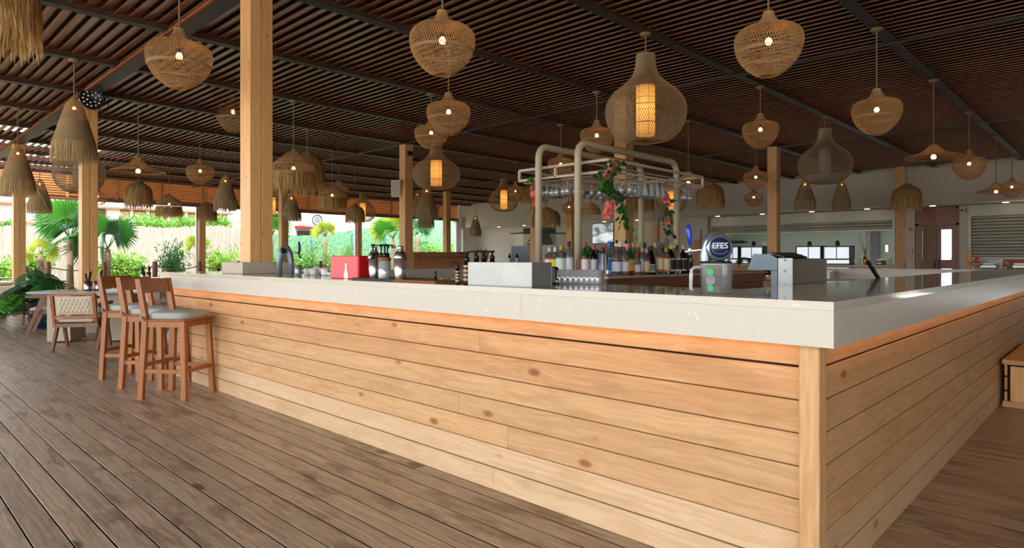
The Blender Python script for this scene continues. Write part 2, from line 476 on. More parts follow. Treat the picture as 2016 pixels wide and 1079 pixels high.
# ---- double door in the back wall
dy0, dy1 = yx(1888), yx(1803)
t = thing('door_1', None, None, (XW - .02, 0, 0)); t['kind'] = 'structure'
zt = onX(1845, 444, XW)[1]
MB().box(0, .06, dy0, dy0 + .07, 0, 2.84).box(0, .06, dy1 - .07, dy1, 0, 2.84).box(0, .06, dy0, dy1, zt, zt + .07).box(0, .06, dy0, dy1, 2.78, 2.85).build('door_frame', 'mahog', t)
MB().box(.02, .05, dy0 + .07, dy1 - .07, zt + .07, 2.78).build('transom_panel', 'mahog', t)
ym = (dy0 + dy1) / 2
for a, b, s in ((dy0 + .075, ym - .005, 1), (ym + .005, dy1 - .075, -1)):
    l_ = MB().box(.0, .04, a, a + .11, .02, zt - .01).box(.0, .04, b - .11, b, .02, zt - .01).box(0, .04, a + .11, b - .11, .02, .2)\
        .box(0, .04, a + .11, b - .11, zt - .13, zt - .01).box(0, .04, a + .11, b - .11, 1.12, 1.2).build('door_leaf', 'mahog', t)
    MB().box(.015, .03, a + .11, b - .11, .2, 1.12).build('wood_panel', 'mahog', l_)
    MB().box(.018, .024, a + .11, b - .11, 1.2, zt - .13).build('glass_pane', 'winglass' if 'winglass' in M else 'glass', l_)
    yk = (b - .05) if s > 0 else (a + .05)
    MB().box(-.05, -.02, yk - .012, yk + .012, .95, 1.2).box(-.05, 0, yk - .012, yk + .012, .95, .97).box(-.05, 0, yk - .012, yk + .012, 1.18, 1.2).build('door_handle', 'black', l_)
tag(MB().box(XW + .1, XW + .3, dy0, dy1, 0, 2.85).build('wall_behind_door', 'dark'), kind='structure')

# ---- roller shutters
def shutter(label, Y0, Y1, z0, z1, zbox, drop):
    t = thing('roller_shutter', label, 'shutter', (XW - .05, 0, 0))
    MB().box(-.02, .25, Y0, Y1, zbox, 2.85).build('housing', 'shutter', t)
    z = zbox - .004; p = .095
    m = MB()
    vs = []; fs = []
    while z - p > z0:
        mm = MB()
        prof = [(.06, z), (.02, z - .02), (.0, z - .05), (.02, z - .08), (.06, z - p)]
        b = [(a, Y0 + .06, zz) for a, zz in prof] + [(a, Y1 - .06, zz) for a, zz in prof]
        n = len(prof)
        mm.add(b, [(q, q + 1, n + q + 1, n + q) for q in range(n - 1)], True)
        mm.build('slat', 'shutter', t)
        z -= p
    MB().box(-.03, .09, Y0 + .05, Y1 - .05, z - .06, z).build('bottom_rail', 'shutter', t)
    MB().box(-.04, .12, Y0, Y0 + .07, drop, zbox).box(-.04, .12, Y1 - .07, Y1, drop, zbox).build('guide_rail', 'shutter', t)
shutter('grey roller shutter half lowered over the kitchen hatch', yx(1763), yx(1400), onX(1500, 462, XW)[1], 0, 2.5, 1.04)
shutter('grey roller shutter lowered over the buffet beside the double door', yx(2080), yx(1907), onX(1950, 508, XW)[1], 0, 2.52, .9)

# ---- timber posts (two laminated boards each)
PW = .23
def timber_post(X, Y, label, z0=0, z1=3.95, w=PW, coll=None):
    t = thing('timber_post', label, 'post', (X, Y, 0))
    h = w / 2; g = .003
    MB().bbox(-h, h, -h, h, z0, z1, .005).build('board', 'pine', t) if False else None
    MB().bbox(-h, h, -h, -g, z0, z1, .004).build('board', 'pine', t) if False else None
    MB().bbox(-h, -g, -h, h, z0, z1, .004).build('board', 'pine', t)
    MB().bbox(g, h, -h, h, z0, z1, .004).build('board', 'pine', t)
    if coll is not None:
        MB().bbox(-h - coll, h + coll, -h - coll, h + coll, z0, z0 + .11 if z0 > 1 else z0 + .16, .003).build('base_collar', 'conc' if z0 > 1 else 'wall', t)
    return t
timber_post(2.84, 6.3, 'large timber post rising from the left bar counter', z0=1.101, coll=.13)
timber_post(2.80, 12.6, 'timber post behind the nearest dining table, stage light at its top', coll=.04)
timber_post(2.80, 18.9, 'timber post at far left behind the jute bell lamp', coll=.04)
tp = [(558, 20.7, 'slim timber post right of the big bar post, behind the tap tower'), (799.5, 15.2, 'timber post with a white loudspeaker, behind the steel shakers'),
      (879.7, 26.0, 'timber post above the bamboo screen'), (1228, 10.8, 'timber post behind the glass rack'), (1523.5, 15.6, 'timber post behind the steel drinks dispenser'),
      (1773, 18.9, 'timber post just left of the double door')]
for x, d, lab in tp:
    X, Y = PD(x, d); timber_post(X, Y, lab, coll=.05)
timber_post(*PD(1053, 21.5), 'timber post hidden behind the left rack pipe and the straw lamp')
timber_post(15.7, 12.6, 'timber post mostly hidden behind the front rack pipe')
timber_post(22.2, PX(1292, 22.2)[0], 'timber post against the back wall right of the rack pipes', z1=2.86, w=.2)
# ---- louvre band under the roof along the garden side
YL = 25.6
zb0, zb1 = 3.30, 4.02
t = thing('wall_louvre', None, None); t['kind'] = 'structure'
MB().box(0, XB, YL - .05, YL + .07, 3.20, 3.30).build('bottom_rail', 'chair', t)
MB().box(0, XB, YL - .04, YL + .06, 4.0, 4.08).build('top_rail', 'chair', t)
MB().box(5.1, XB, YL - .02, YL + .04, 4.08, 4.4).build('closing_board', 'chair', t)
M['louv'] = wood('louvre slat', '#bd7d4a', '#d8a06a', 'X', .5, 40, 0, vary=.08)
mx = [9.44 + 1.45 * q for q in range(-7, 10)]
me_l = None
for a, b in zip(mx[:-1], mx[1:]):
    MB().box(a - .035, a + .035, YL - .05, YL + .05, zb0, zb1).build('mullion', 'louv', t)
    for r in range(9):
        z = zb0 + .045 + r * .079
        if me_l is None:
            mm = MB().beam((.035, 0, 0), (1.41, 0, 0), .10, .026, up=(0, .61, .79)); me_l = mm.mesh('slat', 'louv')
        inst('slat', me_l, t, (a, YL, z))
# perimeter posts and their pale glazing channels
for x, X0 in ((397, 9.44), (706, 17.1)):
    X = PY(x, YL)[0]
    timber_post(X, YL, 'perimeter timber post at the garden edge, ' + ('behind the round straw lamp' if x < 500 else 'under the small straw lamp'), z1=3.2, w=.22)
    tag(MB().box(X - .22, X - .15, YL - .06, YL + .04, 0, 3.2).build('glazing_channel', 'white'), 'pale metal glazing channel beside the ' + ('left' if x < 500 else 'right') + ' perimeter post', 'channel')
tag(MB().box(XB - .25, XB, YL - .15, YL + .05, 0, 3.2).build('corner_panel', 'white'), 'white upright panel where the back wall meets the garden', 'panel')
for X in (2.9,): timber_post(X, YL, 'perimeter timber post hidden behind the %s' % ('fan palm' if X > 5 else 'left bell lamp'), z1=3.2, w=.2)
# ================================================================ THE BAR
XE, YE = 2.345, .7325          # outer edges of the counter
XI, YI = 3.02, 1.36            # inner edges
BX, BY = 2.42, .808            # plank faces
XFAR, YFAR = 10.4, 7.6
bar = thing('bar_base', 'large bar island clad in horizontal pine boards', 'bar')
rows = [(0, .117)] + [(.12 + .1215 * k + .0035, .12 + .1215 * (k + 1) - .0005) for k in range(6)] + [(.8575, .965)]
for ri, (z0, z1) in enumerate(rows):
    cuts = [BY + .06] + sorted([R.uniform(2.2, 6.5) for _ in range(1)]) + [YFAR - .08]
    for a, b in zip(cuts[:-1], cuts[1:]):
        MB().bbox(BX, BX + .025, a + .0003, b - .0003, z0, z1, .0025).build('plank', 'plankYl' if ri < 2 else ('plankYm' if ri < 5 else 'plankY'), bar)
    cuts = [BX + .03, R.uniform(4.5, 6.2), R.uniform(7.5, 9), 11.0]
    for a, b in zip(cuts[:-1], cuts[1:]):
        MB().bbox(a + .0003, b - .0003, BY, BY + .025, z0, z1, .0025).build('plank', 'plankXl' if ri < 2 else 'plankX', bar)
MB().bbox(BX - .025, BX + .05, BY - .012, BY + .06, 0, .955, .004).build('corner_post', 'plankZ' if 'plankZ' in M else 'pine', bar)
MB().box(BX + .026, BX + .06, BY + .03, YFAR - .1, 0, .96).box(BX + .04, 11.0, BY + .026, BY + .06, 0, .96).box(BX + .03, 6.8, YFAR - .1, YFAR - .06, 0, .96).build('backing', 'cover', bar)
# inner faces of the bar
MB().box(XI - .05, XI - .02, YI, YFAR - .6, 0, .96).box(XI - .02, XFAR, YI - .05, YI - .02, 0, .96).box(XI + .02, 6.8, 7.0, 7.03, 0, 1.06).box(XFAR, XFAR + .03, YI, 3.9, 0, .989).build('inner_panel', 'stone_in', bar)
MB().box(BX - .055, BX - .035, YE + .15, YFAR - .1, .958, .966).box(BX + .1, 10.9, BY - .055, BY - .035, .958, .966).build('led_strip', 'led', bar)
ct = thing('countertop', 'polished beige stone countertop with a deep front edge', 'countertop')
top = MB()
zt_, zb_ = 1.10, 1.07
outer = [(XE, YE), (11.0, YE), (11.0, 3.9), (XFAR, 3.9), (XFAR, YI), (XI, YI), (XI, 7.0), (6.85, 7.0), (6.85, YFAR), (XE, YFAR)]
n = len(outer)
tris = [(0, 1, 4, 5), (1, 2, 3, 4), (0, 5, 6, 9), (6, 7, 8, 9)]
top.add([(x, y, zt_) for x, y in outer] + [(x, y, zb_) for x, y in outer], [(q) for q in tris] + [tuple(n + i for i in reversed(q)) for q in tris] + [((j + 1) % n, j, n + j, n + (j + 1) % n) for j in range(n)])
top.build('top_slab', 'stone', ct)
seamY = [YE, 2.2, 4.35, 6.0, YFAR]; seamX = [XE, 4.2, 6.7, 9.0, 11.0]
zf0, zf1 = .94, 1.0695
for a, b in zip(seamY[:-1], seamY[1:]): MB().box(XE, XE + .02, a + (.0 if a == YE else .0007), b - .0007, zf0, zf1).build('fascia_panel', 'stonef', ct)
for a, b in zip(seamX[:-1], seamX[1:]): MB().box(a + .0207 if a == XE else a + .0007, b - .0007, YE, YE + .02, zf0, zf1).build('fascia_panel', 'stonef', ct)
MB().box(XE, 6.85, YFAR - .02, YFAR, zf0, zf1).build('fascia_panel', 'stonef', ct)
MB().box(XFAR - .0, XFAR + .02, YI, 3.9, .99, zf1).box(XI + .03, 6.85, 7.0 - .02, 6.999, .94, zf1).build('fascia_panel', 'stonef', ct)
# bench at the right end
bn = thing('bench', 'low pine box bench against the right bar face', 'bench')
bx0, bx1, by0, by1 = 6.76, 8.3, -.9, .78
for k in range(4):
    MB().bbox(bx0 - .03, bx1, by1 - .19 * (k + 1) + .004, by1 - .19 * k, .36, .40, .004).build('top_board', 'plankX', bn)
MB().bbox(bx0 - .01, bx0 + .03, by0, by1, 0, .05, .003).build('bottom_rail', 'plankY', bn)
y = by1 - .05
while y > by0 + .1:
    MB().bbox(bx0, bx0 + .022, y - .160, y - .002, .05, .345, .003).build('front_board', 'pine', bn); y -= .17
for k in range(3): MB().bbox(bx0 + .03, bx1, by1 - .03, by1 - .01, .02 + .12 * k, .125 + .12 * k, .003).build('side_board', 'plankX', bn)
MB().box(bx0 + .03, bx0 + .05, by0, by1 - .03, 0, .35).build('backing', 'cover', bn)

# ================================================================ BAR STOOLS
def make_stool():
    t = thing('bar_stool', '', 'stool')
    # local: x right, y forward (seat direction), origin at floor centre
    w, dpt = .42, .40; lw = .042
    for sx in (-1, 1):
        MB().beam((sx * .205, dpt / 2, 0), (sx * .18, dpt / 2 - .03, .69), .040, .045, up=(0, 1, 0)).build('leg', 'stool', t)
        # rear leg continues up as the back post
        m = MB(); pts = [(sx * .205, -dpt / 2 - .02, 0), (sx * .19, -dpt / 2 + .015, .70), (sx * .19, -dpt / 2 - .055, 1.065)]
        h = .024
        vs = []
        for (px, py, pz) in pts: vs += [(px - h * .85, py - h, pz), (px + h * .85, py - h, pz), (px + h * .85, py + h, pz), (px - h * .85, py + h, pz)]
        m.add(vs, [(3, 2, 1, 0), (8, 9, 10, 11)] + [(4 * a + j, 4 * a + (j + 1) % 4, 4 * a + 4 + (j + 1) % 4, 4 * a + 4 + j) for a in range(2) for j in range(4)])
        m.build('leg', 'stool', t)
        MB().beam((sx * .198, dpt / 2 - .02, .25), (sx * .20, -dpt / 2 + .0, .25), .022, .035).build('stretcher', 'stool', t)
        MB().beam((sx * .185, dpt / 2 - .03, .665), (sx * .19, -dpt / 2 + .015, .665), .025, .05).build('apron', 'stool', t)
    MB().beam((-.198, dpt / 2 - .012, .25), (.198, dpt / 2 - .012, .25), .024, .036).build('stretcher', 'stool', t)
    MB().beam((-.2, -dpt / 2 - .005, .30), (.2, -dpt / 2 - .005, .30), .022, .034).build('stretcher', 'stool', t)
    for y in (dpt / 2 - .03, -dpt / 2 + .012): MB().beam((-.18, y, .665), (.18, y, .665), .025, .05).build('apron', 'stool', t)
    MB().bbox(-.215, .215, -dpt / 2 + .0, dpt / 2 + .005, .692, .708, .005).build('seat', 'stool', t)
    s = MB(); s.add([(-.17, -.262 + .0, .945), (.17, -.262, .945), (.17, -.238, .945), (-.17, -.238, .945), (-.172, -.283, 1.065), (.172, -.283, 1.065), (.172, -.26, 1.065), (-.172, -.26, 1.065)],
          [(3, 2, 1, 0), (4, 5, 6, 7), (0, 1, 5, 4), (1, 2, 6, 5), (2, 3, 7, 6), (3, 0, 4, 7)])
    s = MB().beam((-.172, -.238, 1.0), (.172, -.238, 1.0), .022, .125, up=(0, -.19, 1)).build('backrest', 'stool', t)
    c = MB(); n = 24; prof = []
    for (k, z) in ((.95, .709), (1.0, .718), (1.0, .752), (.97, .762), (.86, .770), (.0, .772)):
        prof.append((k, z))
    vs = []
    for k, z in prof:
        for j in range(n):
            a = 2 * math.pi * (j + .5) / n; q = 5
            cx, cy = math.cos(a), math.sin(a); den = (abs(cx) ** q + abs(cy) ** q) ** (1 / q)
            vs.append((cx / den * .20 * k, cy / den * .19 * k + .012, z))
    c.add(vs, [(i * n + j, i * n + (j + 1) % n, (i + 1) * n + (j + 1) % n, (i + 1) * n + j) for i in range(len(prof) - 1) for j in range(n)], True)
    cu = c.build('seat_cushion', 'cush', t)
    for sx in (-1, 1):
        MB().tube([(sx * .165, -.17, .722), (sx * .2, -.215, .735), (sx * .225, -.2, .722), (sx * .232, -.175, .700)], .007, 5)\
            .tube([(sx * .2, -.215, .735), (sx * .19, -.235, .73), (sx * .165, -.215, .725)], .007, 5).tube([(sx * .225, -.2, .722), (sx * .245, -.185, .735), (sx * .23, -.21, .70)], .006, 5).build('tie_ribbon', 'cush', cu)
    return t
st = make_stool()
ang = math.atan2(-.81, .59) - math.pi / 2
st.location = (2.10, 6.26, 0); st.rotation_euler = (0, 0, ang)
st['label'] = 'wooden bar stool with grey-green cushion, closest of the three to the long plank face'
tag(st, 'reddish wooden bar stool with grey-green cushion, nearest to the camera'); tag(st, group='bar stools in a row')
dup(st, (2.12, 6.93, 0), ang, 'reddish wooden bar stool with grey-green cushion, middle one of the row of three')
dup(st, (2.11, 7.57, 0), ang, 'reddish wooden bar stool with grey-green cushion, at the far end beside the dining table')

# ================================================================ DINING CHAIRS AND TABLES
def make_chair():
    t = thing('dining_chair', '', 'chair')
    for sx in (-1, 1):
        x = sx * .27
        MB().beam((x, .26, 0), (x, .04, .60), .032, .045, up=(0, 1, 0), h2=.075).build('leg', 'chair', t)
        MB().beam((x, -.22, 0), (x, -.02, .40), .032, .045, up=(0, 1, 0), h2=.07).build('leg', 'chair', t)
        MB().beam((x, .28, .625), (x * .97, -.24, .61), .05, .042).build('armrest', 'chair', t)
        MB().beam((sx * .235, .22, .365), (sx * .235, -.2, .345), .03, .05).build('side_rail', 'chair', t)
    MB().beam((-.27, .21, .37), (.27, .21, .37), .03, .05).beam((-.27, -.19, .345), (.27, -.19, .345), .03, .05).build('seat_frame', 'chair', t)
    MB().bbox(-.22, .22, -.19, .23, .385, .435, .018).build('seat_cushion', 'cream', t)
    fr = MB(); zl, zh = .46, .77
    def bp(x, z): return (x, -.2 - (z - .4) * .22, z)
    for a, b in (((-.25, zl), (.25, zl)), ((-.25, zh), (.25, zh)), ((-.25, zl), (-.25, zh)), ((.25, zl), (.25, zh))):
        fr.beam(bp(*a), bp(*b), .032, .045, up=(0, 1, 0))
    fr.beam(bp(-.25, .36), bp(-.25, zl), .03, .04, up=(0, 1, 0)).beam(bp(.25, .36), bp(.25, zl), .03, .04, up=(0, 1, 0))
    fr.build('back_frame', 'stool', t)
    # tufted back pad: diamond puffs
    c = MB(); nx, nz = 40, 22
    for side in (-1, 1):
        vs = []
        for j in range(nz + 1):
            for i2 in range(nx + 1):
                u = i2 / nx; v = j / nz
                xx = -.222 + .444 * u; zz = zl + .03 + (zh - zl - .06) * v
                a = abs(math.sin(math.pi * (u * 9 + v * 2.5))) * abs(math.sin(math.pi * (u * 9 - v * 2.5)))
                edge = min(1, 8 * min(u, 1 - u), 6 * min(v, 1 - v))
                th = .004 + edge * (.008 + .016 * a ** .6)
                q = bp(xx, zz); vs.append((q[0], q[1] + side * th, q[2]))
        w_ = nx + 1
        fs = [(j * w_ + i2, j * w_ + i2 + 1, (j + 1) * w_ + i2 + 1, (j + 1) * w_ + i2) for j in range(nz) for i2 in range(nx)]
        c.add(vs, fs if side < 0 else [tuple(reversed(f)) for f in fs], True)
    c.build('back_pad', 'cream', t)
    return t
def place_chair(ch, x, y, rz, label, first=False):
    if first: ch.location = (x, y, 0); ch.rotation_euler = (0, 0, rz); ch['label'] = label; ch['group'] = 'terrace dining chairs'; return ch
    return dup(ch, (x, y, 0), rz, label, 'terrace dining chairs', kids=CK)
ch = make_chair(); CK = [c for c in COL.objects if c.parent == ch]
def face(dx, dy): return math.atan2(dy, dx) - math.pi / 2
place_chair(ch, 2.24, 10.42, face(.52, .82), 'brown dining chair with tufted cream back, nearest one with its back to the camera', True)
M['ttop'] = plain('slate blue table top', '#8f979c', .25, noise=.06)
M['tleg'] = wood('limed table leg', '#a08d7c', '#b9a693', 'Z', .6, 40, 0, vary=.05)
def make_table(X, Y, rz, label, L=1.5, Wd=.8, first=None):
    t = thing('dining_table', label, 'table', (X, Y, 0), rz, 'slate topped terrace tables')
    MB().bbox(-L / 2, L / 2, -Wd / 2, Wd / 2, .73, .76, .003).build('table_top', 'ttop', t)
    for s in (-1, 1):
        MB().bbox(s * L * .27 - .16, s * L * .27 + .16, -.22, -.17, .02, .73, .002).bbox(s * L * .27 - .16, s * L * .27 + .16, .17, .22, .02, .73, .002)\
            .box(s * L * .27 - .16, s * L * .27 - .12, -.17, .17, .02, .73).box(s * L * .27 + .12, s * L * .27 + .16, -.17, .17, .02, .73).build('leg', 'tleg', t)
        MB().cyl(s * L * .27 - .1, -.19, 0, .02, .015, 8).cyl(s * L * .27 + .1, .19, 0, .02, .015, 8).build('foot', 'chrome', t)
    return t
t1 = make_table(2.62, 11.35, math.radians(-38), 'slate topped dining table behind the bar stools')
t2 = make_table(2.45, 17.0, math.radians(-38), 'slate topped dining table at the left edge of the picture, cutlery pots on it', L=1.6)
t3 = make_table(5.2, 17.8, math.radians(0), 'slate topped dining table behind the end of the bar')
t4 = make_table(2.9, 20.5, 0, 'slate topped dining table beyond the far left timber post')
t5 = make_table(7.6, 19.5, 0, 'slate topped dining table by the rope barrier, beyond the bar end', L=2.2)
place_chair(ch, 3.15, 12.05, face(-.5, -.85), 'brown dining chair across the nearest table, mostly hidden by it')
place_chair(ch, 2.12, 15.35, face(.35, .9), 'brown dining chair at the left edge of the picture, turned to the table')
place_chair(ch, 2.35, 13.1, face(-.9, .3), 'brown dining chair with dark arm seen from the side beside the potted plant')
place_chair(ch, 3.5, 10.5, face(-.85, .5), 'brown dining chair behind the middle stool legs')
def cutlery(X, Y, z, label, s=1.0):
    t = thing('cutlery_pot', label, 'pot', (X, Y, z), 0, 'steel cutlery pots'); t.scale = (1.3, 1.3, 1.3)
    for dx in (0, .1):
        MB().lathe([(.04, 0), (.042, .02), (.042, .11), (.039, .11), (.039, .01)], 14, (dx, 0, 0)).build('steel_cup', 'chrome', t)
        for k in range(3):
            a = R.uniform(0, 6.28); dx2, dy2 = .03 * math.cos(a), .03 * math.sin(a)
            MB().beam((dx - dx2 * .4, -dy2 * .4, .012), (dx + dx2 * 1.6, dy2 * 1.6, .20 + .02 * k), .017, .004, w2=.022).build('cutlery', 'black', t)
    return t
X, Y, d = P(181, 575, .76); cutlery(2.52, 11.35, .761, 'pair of steel cutlery pots on the nearest dining table')
cutlery(2.6, 16.4, .761, 'pair of steel cutlery pots on the left edge dining table')
cutlery(5.1, 17.7, .761, 'pair of steel cutlery pots on the table behind the bar end')
cutlery(7.6, 19.4, .761, 'pair of steel cutlery pots on the table by the rope barrier')
# ================================================================ PENDANT LAMPS (real woven strands, unit size: width 1, height 1 downwards)
def interp(prof, t):
    for (a, b) in zip(prof[:-1], prof[1:]):
        if a[1] <= t <= b[1]:
            k = (t - a[1]) / max(1e-9, b[1] - a[1]); return a[0] + (b[0] - a[0]) * k
    return prof[-1][0]
def smooth_prof(pts, m):
    """Catmull-Rom through (r, z) points"""
    out = []
    P_ = [pts[0]] + list(pts) + [pts[-1]]
    for i in range(1, len(P_) - 2):
        p0, p1, p2, p3 = P_[i - 1:i + 3]
        for k in range(m):
            t = k / m
            out.append(tuple(.5 * (2 * b + (c - a) * t + (2 * a - 5 * b + 4 * c - d) * t * t + (-a + 3 * b - 3 * c + d) * t ** 3) for a, b, c, d in zip(p0, p1, p2, p3)))
    out.append(pts[-1])
    return out
def strands(prof, nst, turns, th, wd, H, m=3, twist2=True, seg=None):
    """strands running down the profile with a twist, both ways, as thin flat ribbons with thickness"""
    sp = smooth_prof(prof, m); mb = MB(); N = len(sp)
    for s_ in ((1, -1) if twist2 else (1,)):
        for q in range(nst):
            a0 = 2 * math.pi * q / nst
            pts = []
            for i, (r, z) in enumerate(sp):
                a = a0 + s_ * turns * 2 * math.pi * i / (N - 1)
                rr = r * .5 * (1 + .006 * s_)
                pts.append((rr * math.cos(a), rr * math.sin(a), -z * H))
            mb.tube(pts, wd, 3, False, False)
    return mb
def hoops(mb, prof, zs, r, H, n=28, sides=4):
    sp = smooth_prof(prof, 6)
    zs_ = sorted([(p[1], p[0]) for p in sp])
    for z in zs:
        rr = None
        for (a, b) in zip(sp[:-1], sp[1:]):
            if min(a[1], b[1]) <= z <= max(a[1], b[1]):
                k = (z - a[1]) / (b[1] - a[1]) if abs(b[1] - a[1]) > 1e-9 else 0
                rr = a[0] + (b[0] - a[0]) * k
        if rr is None: rr = sp[-1][0]
        mb.tube([(rr * .505 * math.cos(2 * math.pi * j / n), rr * .505 * math.sin(2 * math.pi * j / n), -z * H) for j in range(n)], r, sides, False, True, True)
    return mb
def fringe_mb(rows, H, n=220, droop=.0, wid=.008):
    """hanging straw: rows of (radius, z_top, length, spread, jitter)"""
    mb = MB()
    for (r, z0, ln, spread, jit) in rows:
        for q in range(n):
            a = 2 * math.pi * (q + R.random()) / n
            L = ln * R.uniform(1 - jit, 1 + jit * .5); r0 = r * .5 * R.uniform(.97, 1.02); r1 = (r + spread) * .5 * R.uniform(.95, 1.05)
            a1 = a + R.uniform(-.07, .07); a2 = a1 + R.uniform(-.05, .05)
            c, s_ = math.cos(a), math.sin(a); w = wid * R.uniform(.6, 1.3)
            mid = (r0 + (r1 - r0) * .75); pts = []
            for (rr, aa, zz, ww) in ((r0, a, z0, w), (mid, a1, z0 + L * .45, w), (r1, a2, z0 + L, w * .3)):
                cx, cy = rr * math.cos(aa), rr * math.sin(aa)
                tw = R.uniform(-.5, .5)
                tx, ty = -math.sin(aa + tw) * ww, math.cos(aa + tw) * ww
                pts += [(cx - tx, cy - ty, -zz * H), (cx + tx, cy + ty, -zz * H)]
            mb.add(pts, [(0, 1, 3, 2), (2, 3, 5, 4)])
    return mb
K = {}
# boat shaped basket
boat = [(.15, 0), (.19, .07), (.28, .15), (.39, .215), (.60, .25), (.82, .285), (.95, .345), (1.0, .43), (.99, .53), (.93, .65), (.81, .77), (.63, .88), (.42, .965), (.27, 1.0)]
H = .89
for key, nst, wd in (('boat', 84, .0036), ('boat_far', 36, .0065)):
    mb = strands(boat, nst, .16, 0, wd, H, 2 if key == 'boat' else 1)
    hoops(mb, boat, (.0, .01, .23, .285, .62, .635, .65, .84, 1.0), .006 if key == 'boat' else .009, H, 28 if key == 'boat' else 18)
    K[key] = dict(H=H, parts=[('shade', mb.mesh('boat shade', 'rattan'))], bulb=(.46, .055))
onion = [(.23, 0), (.24, .08), (.27, .17), (.36, .26), (.56, .35), (.80, .44), (.96, .55), (1.0, .65), (.97, .76), (.85, .88), (.62, .975), (.40, 1.0)]
H = 1.09
for key, nst, wd in (('onion', 110, .0029), ('onion_far', 44, .005)):
    mb = strands(onion, nst, .22, 0, wd, H, 2 if key == 'onion' else 1)
    hoops(mb, onion, (.0, .01, .45, .66, .85, 1.0), .0045, H)
    K[key] = dict(H=H, parts=[('shade', mb.mesh('onion shade', 'rattan_g'))], bulb=(.6, .035), liner=True)
# jute bell with a fringe
bell = [(.05, 0), (.14, .02), (.28, .07), (.40, .15), (.54, .29), (.67, .42), (.80, .56), (.91, .68)]
H = 1.38
for key, nr in (('bell', 96), ('bell_far', 40)):
    mb = MB(); sp = smooth_prof(bell, 6)
    zz = [.68 * (q + .5 + R.uniform(-.2, .2)) / nr for q in range(nr)]
    # solid wound body below, opener rings near the crown so the lamp glints through
    hoops(mb, bell, zz, .0058 * 60 / nr, H, 28 if nr > 60 else 20, 4)
    bd = MB(); low = [(r * .5, -z * H) for r, z in sp if z > .32]
    bd.lathe(low, 30, cap=False)
    mb.add(bd.v, bd.f, True)
    K[key] = dict(H=H, parts=[('shade', mb.mesh('bell shade', 'jute_w')), ('fringe', fringe_mb([(.93, .665, .31, .03, .07), (.91, .67, .30, .04, .07), (.88, .67, .30, .05, .05)], H, 210 if nr > 60 else 80, wid=.0065 if nr > 60 else .018).mesh('bell fringe', 'jute'))], bulb=(.15, .04))
# wide flat hat
hat = [(.12, 0), (.17, .12), (.27, .35), (.42, .58), (.62, .74), (.84, .86), (1.0, 1.0)]
H = .27
mb = strands(hat, 44, .10, 0, .004, H, 2); hoops(mb, hat, (0, .35, .6, .8, .93, 1.0), .005, H, 32)
K['hat'] = dict(H=H, parts=[('shade', mb.mesh('hat shade', 'rattan'))], bulb=(.95, .045))
# shaggy straw dome
mop = [(.10, 0), (.38, .04), (.66, .12), (.84, .25), (.93, .42), (.95, .60), (.95, 1.1)]
H = .98
def mop_meshes(n):
    inner = MB().lathe([(r * .45, -z * H) for r, z in smooth_prof(mop, 3) if z < .7], 20, cap=False)
    rows = []
    for k in range(15):
        z = .005 + k * .047; r = interp(mop, z); L_ = .30; r1 = interp(mop, z + L_) + .05; rows.append((r * .99, z, L_, r1 - r * .99, .22))
    rows.append((.16, -.05, .22, .3, .4))
    return [('shade', inner.mesh('straw dome', 'straw')), ('fringe', fringe_mb(rows, H, n, wid=.012 if n > 60 else .02).mesh('straw fringe', 'straw'))]
K['mop'] = dict(H=H, parts=mop_meshes(80), bulb=(.42, .03))
# cone with a lattice band and long straw
cone = [(.04, 0), (.10, .05), (.36, .13), (.68, .24), (.94, .34), (.98, .36)]
H = 1.06
mb = strands(cone, 60, .0, 0, .006, H, 1, False); hoops(mb, cone, (.0, .10, .2, .28, .345), .006, H)
band = [(.98, .36), (.99, .45), (.98, .53)]
mb2 = strands(band, 34, .07, 0, .007, H, 2); hoops(mb2, band, (.36, .53, .545), .009, H)
mbc = MB().lathe([(r * .49, -z * H) for r, z in smooth_prof(cone, 2)], 24, cap=False)
mb.add(mbc.v, mbc.f, True)
K['drum'] = dict(H=H, parts=[('shade', mb.mesh('straw cone', 'jute')), ('lattice_band', mb2.mesh('lattice band', 'rattan')), ('fringe', fringe_mb([(.98, .53, .42, .05, .16), (.95, .53, .45, .03, .2), (1.0, .54, .35, .08, .2)], H, 150, wid=.011).mesh('drum fringe', 'straw'))], bulb=(.42, .045))
# closed woven bowl dome
dome = [(.08, 0), (.3, .06), (.6, .2), (.82, .42), (.95, .7), (1.0, 1.0)]
H = .6
mb = MB(); hoops(mb, dome, [(q + .5) / 22 for q in range(22)], .011, H, 24); d2 = MB().lathe([(r * .49, -z * H) for r, z in smooth_prof(dome, 3)], 24, cap=False); mb.add(d2.v, d2.f, True)
K['dome'] = dict(H=H, parts=[('shade', mb.mesh('dome shade', 'jute'))], bulb=(.45, .06))
me_bulb = MB().lathe([(.0001, -.5), (.35, -.43), (.5, -.15), (.46, .1), (.28, .38), (.2, .5)], 12).mesh('bulb', 'bulb')
me_sock = MB().lathe([(.22, .45), (.24, .5), (.24, 1.0), (.1, 1.1)], 10).mesh('socket', 'black')
me_cord = MB().tube([(0, 0, 0), (0, 0, 1)], 1, 6).mesh('cord', 'cord')
me_rose = MB().lathe([(.062, 0), (.062, -.02), (.05, -.03), (.012, -.034), (.0001, -.05)], 16).mesh('ceiling rose', 'cord')
def liner_mesh(mat):
    lm = MB().lathe([(.118, -.36 * 1.09), (.118, -.93 * 1.09)], 16, cap=False)
    return lm.mesh('liner', mat)
me_liner, me_liner_off = liner_mesh('liner'), liner_mesh('liner_off')
lw = MB()
for a in range(6): lw.tube([(.12 * math.cos(a * 1.047), .12 * math.sin(a * 1.047), -.35 * 1.09), (.12 * math.cos(a * 1.047), .12 * math.sin(a * 1.047), -.94 * 1.09)], .0025, 4)
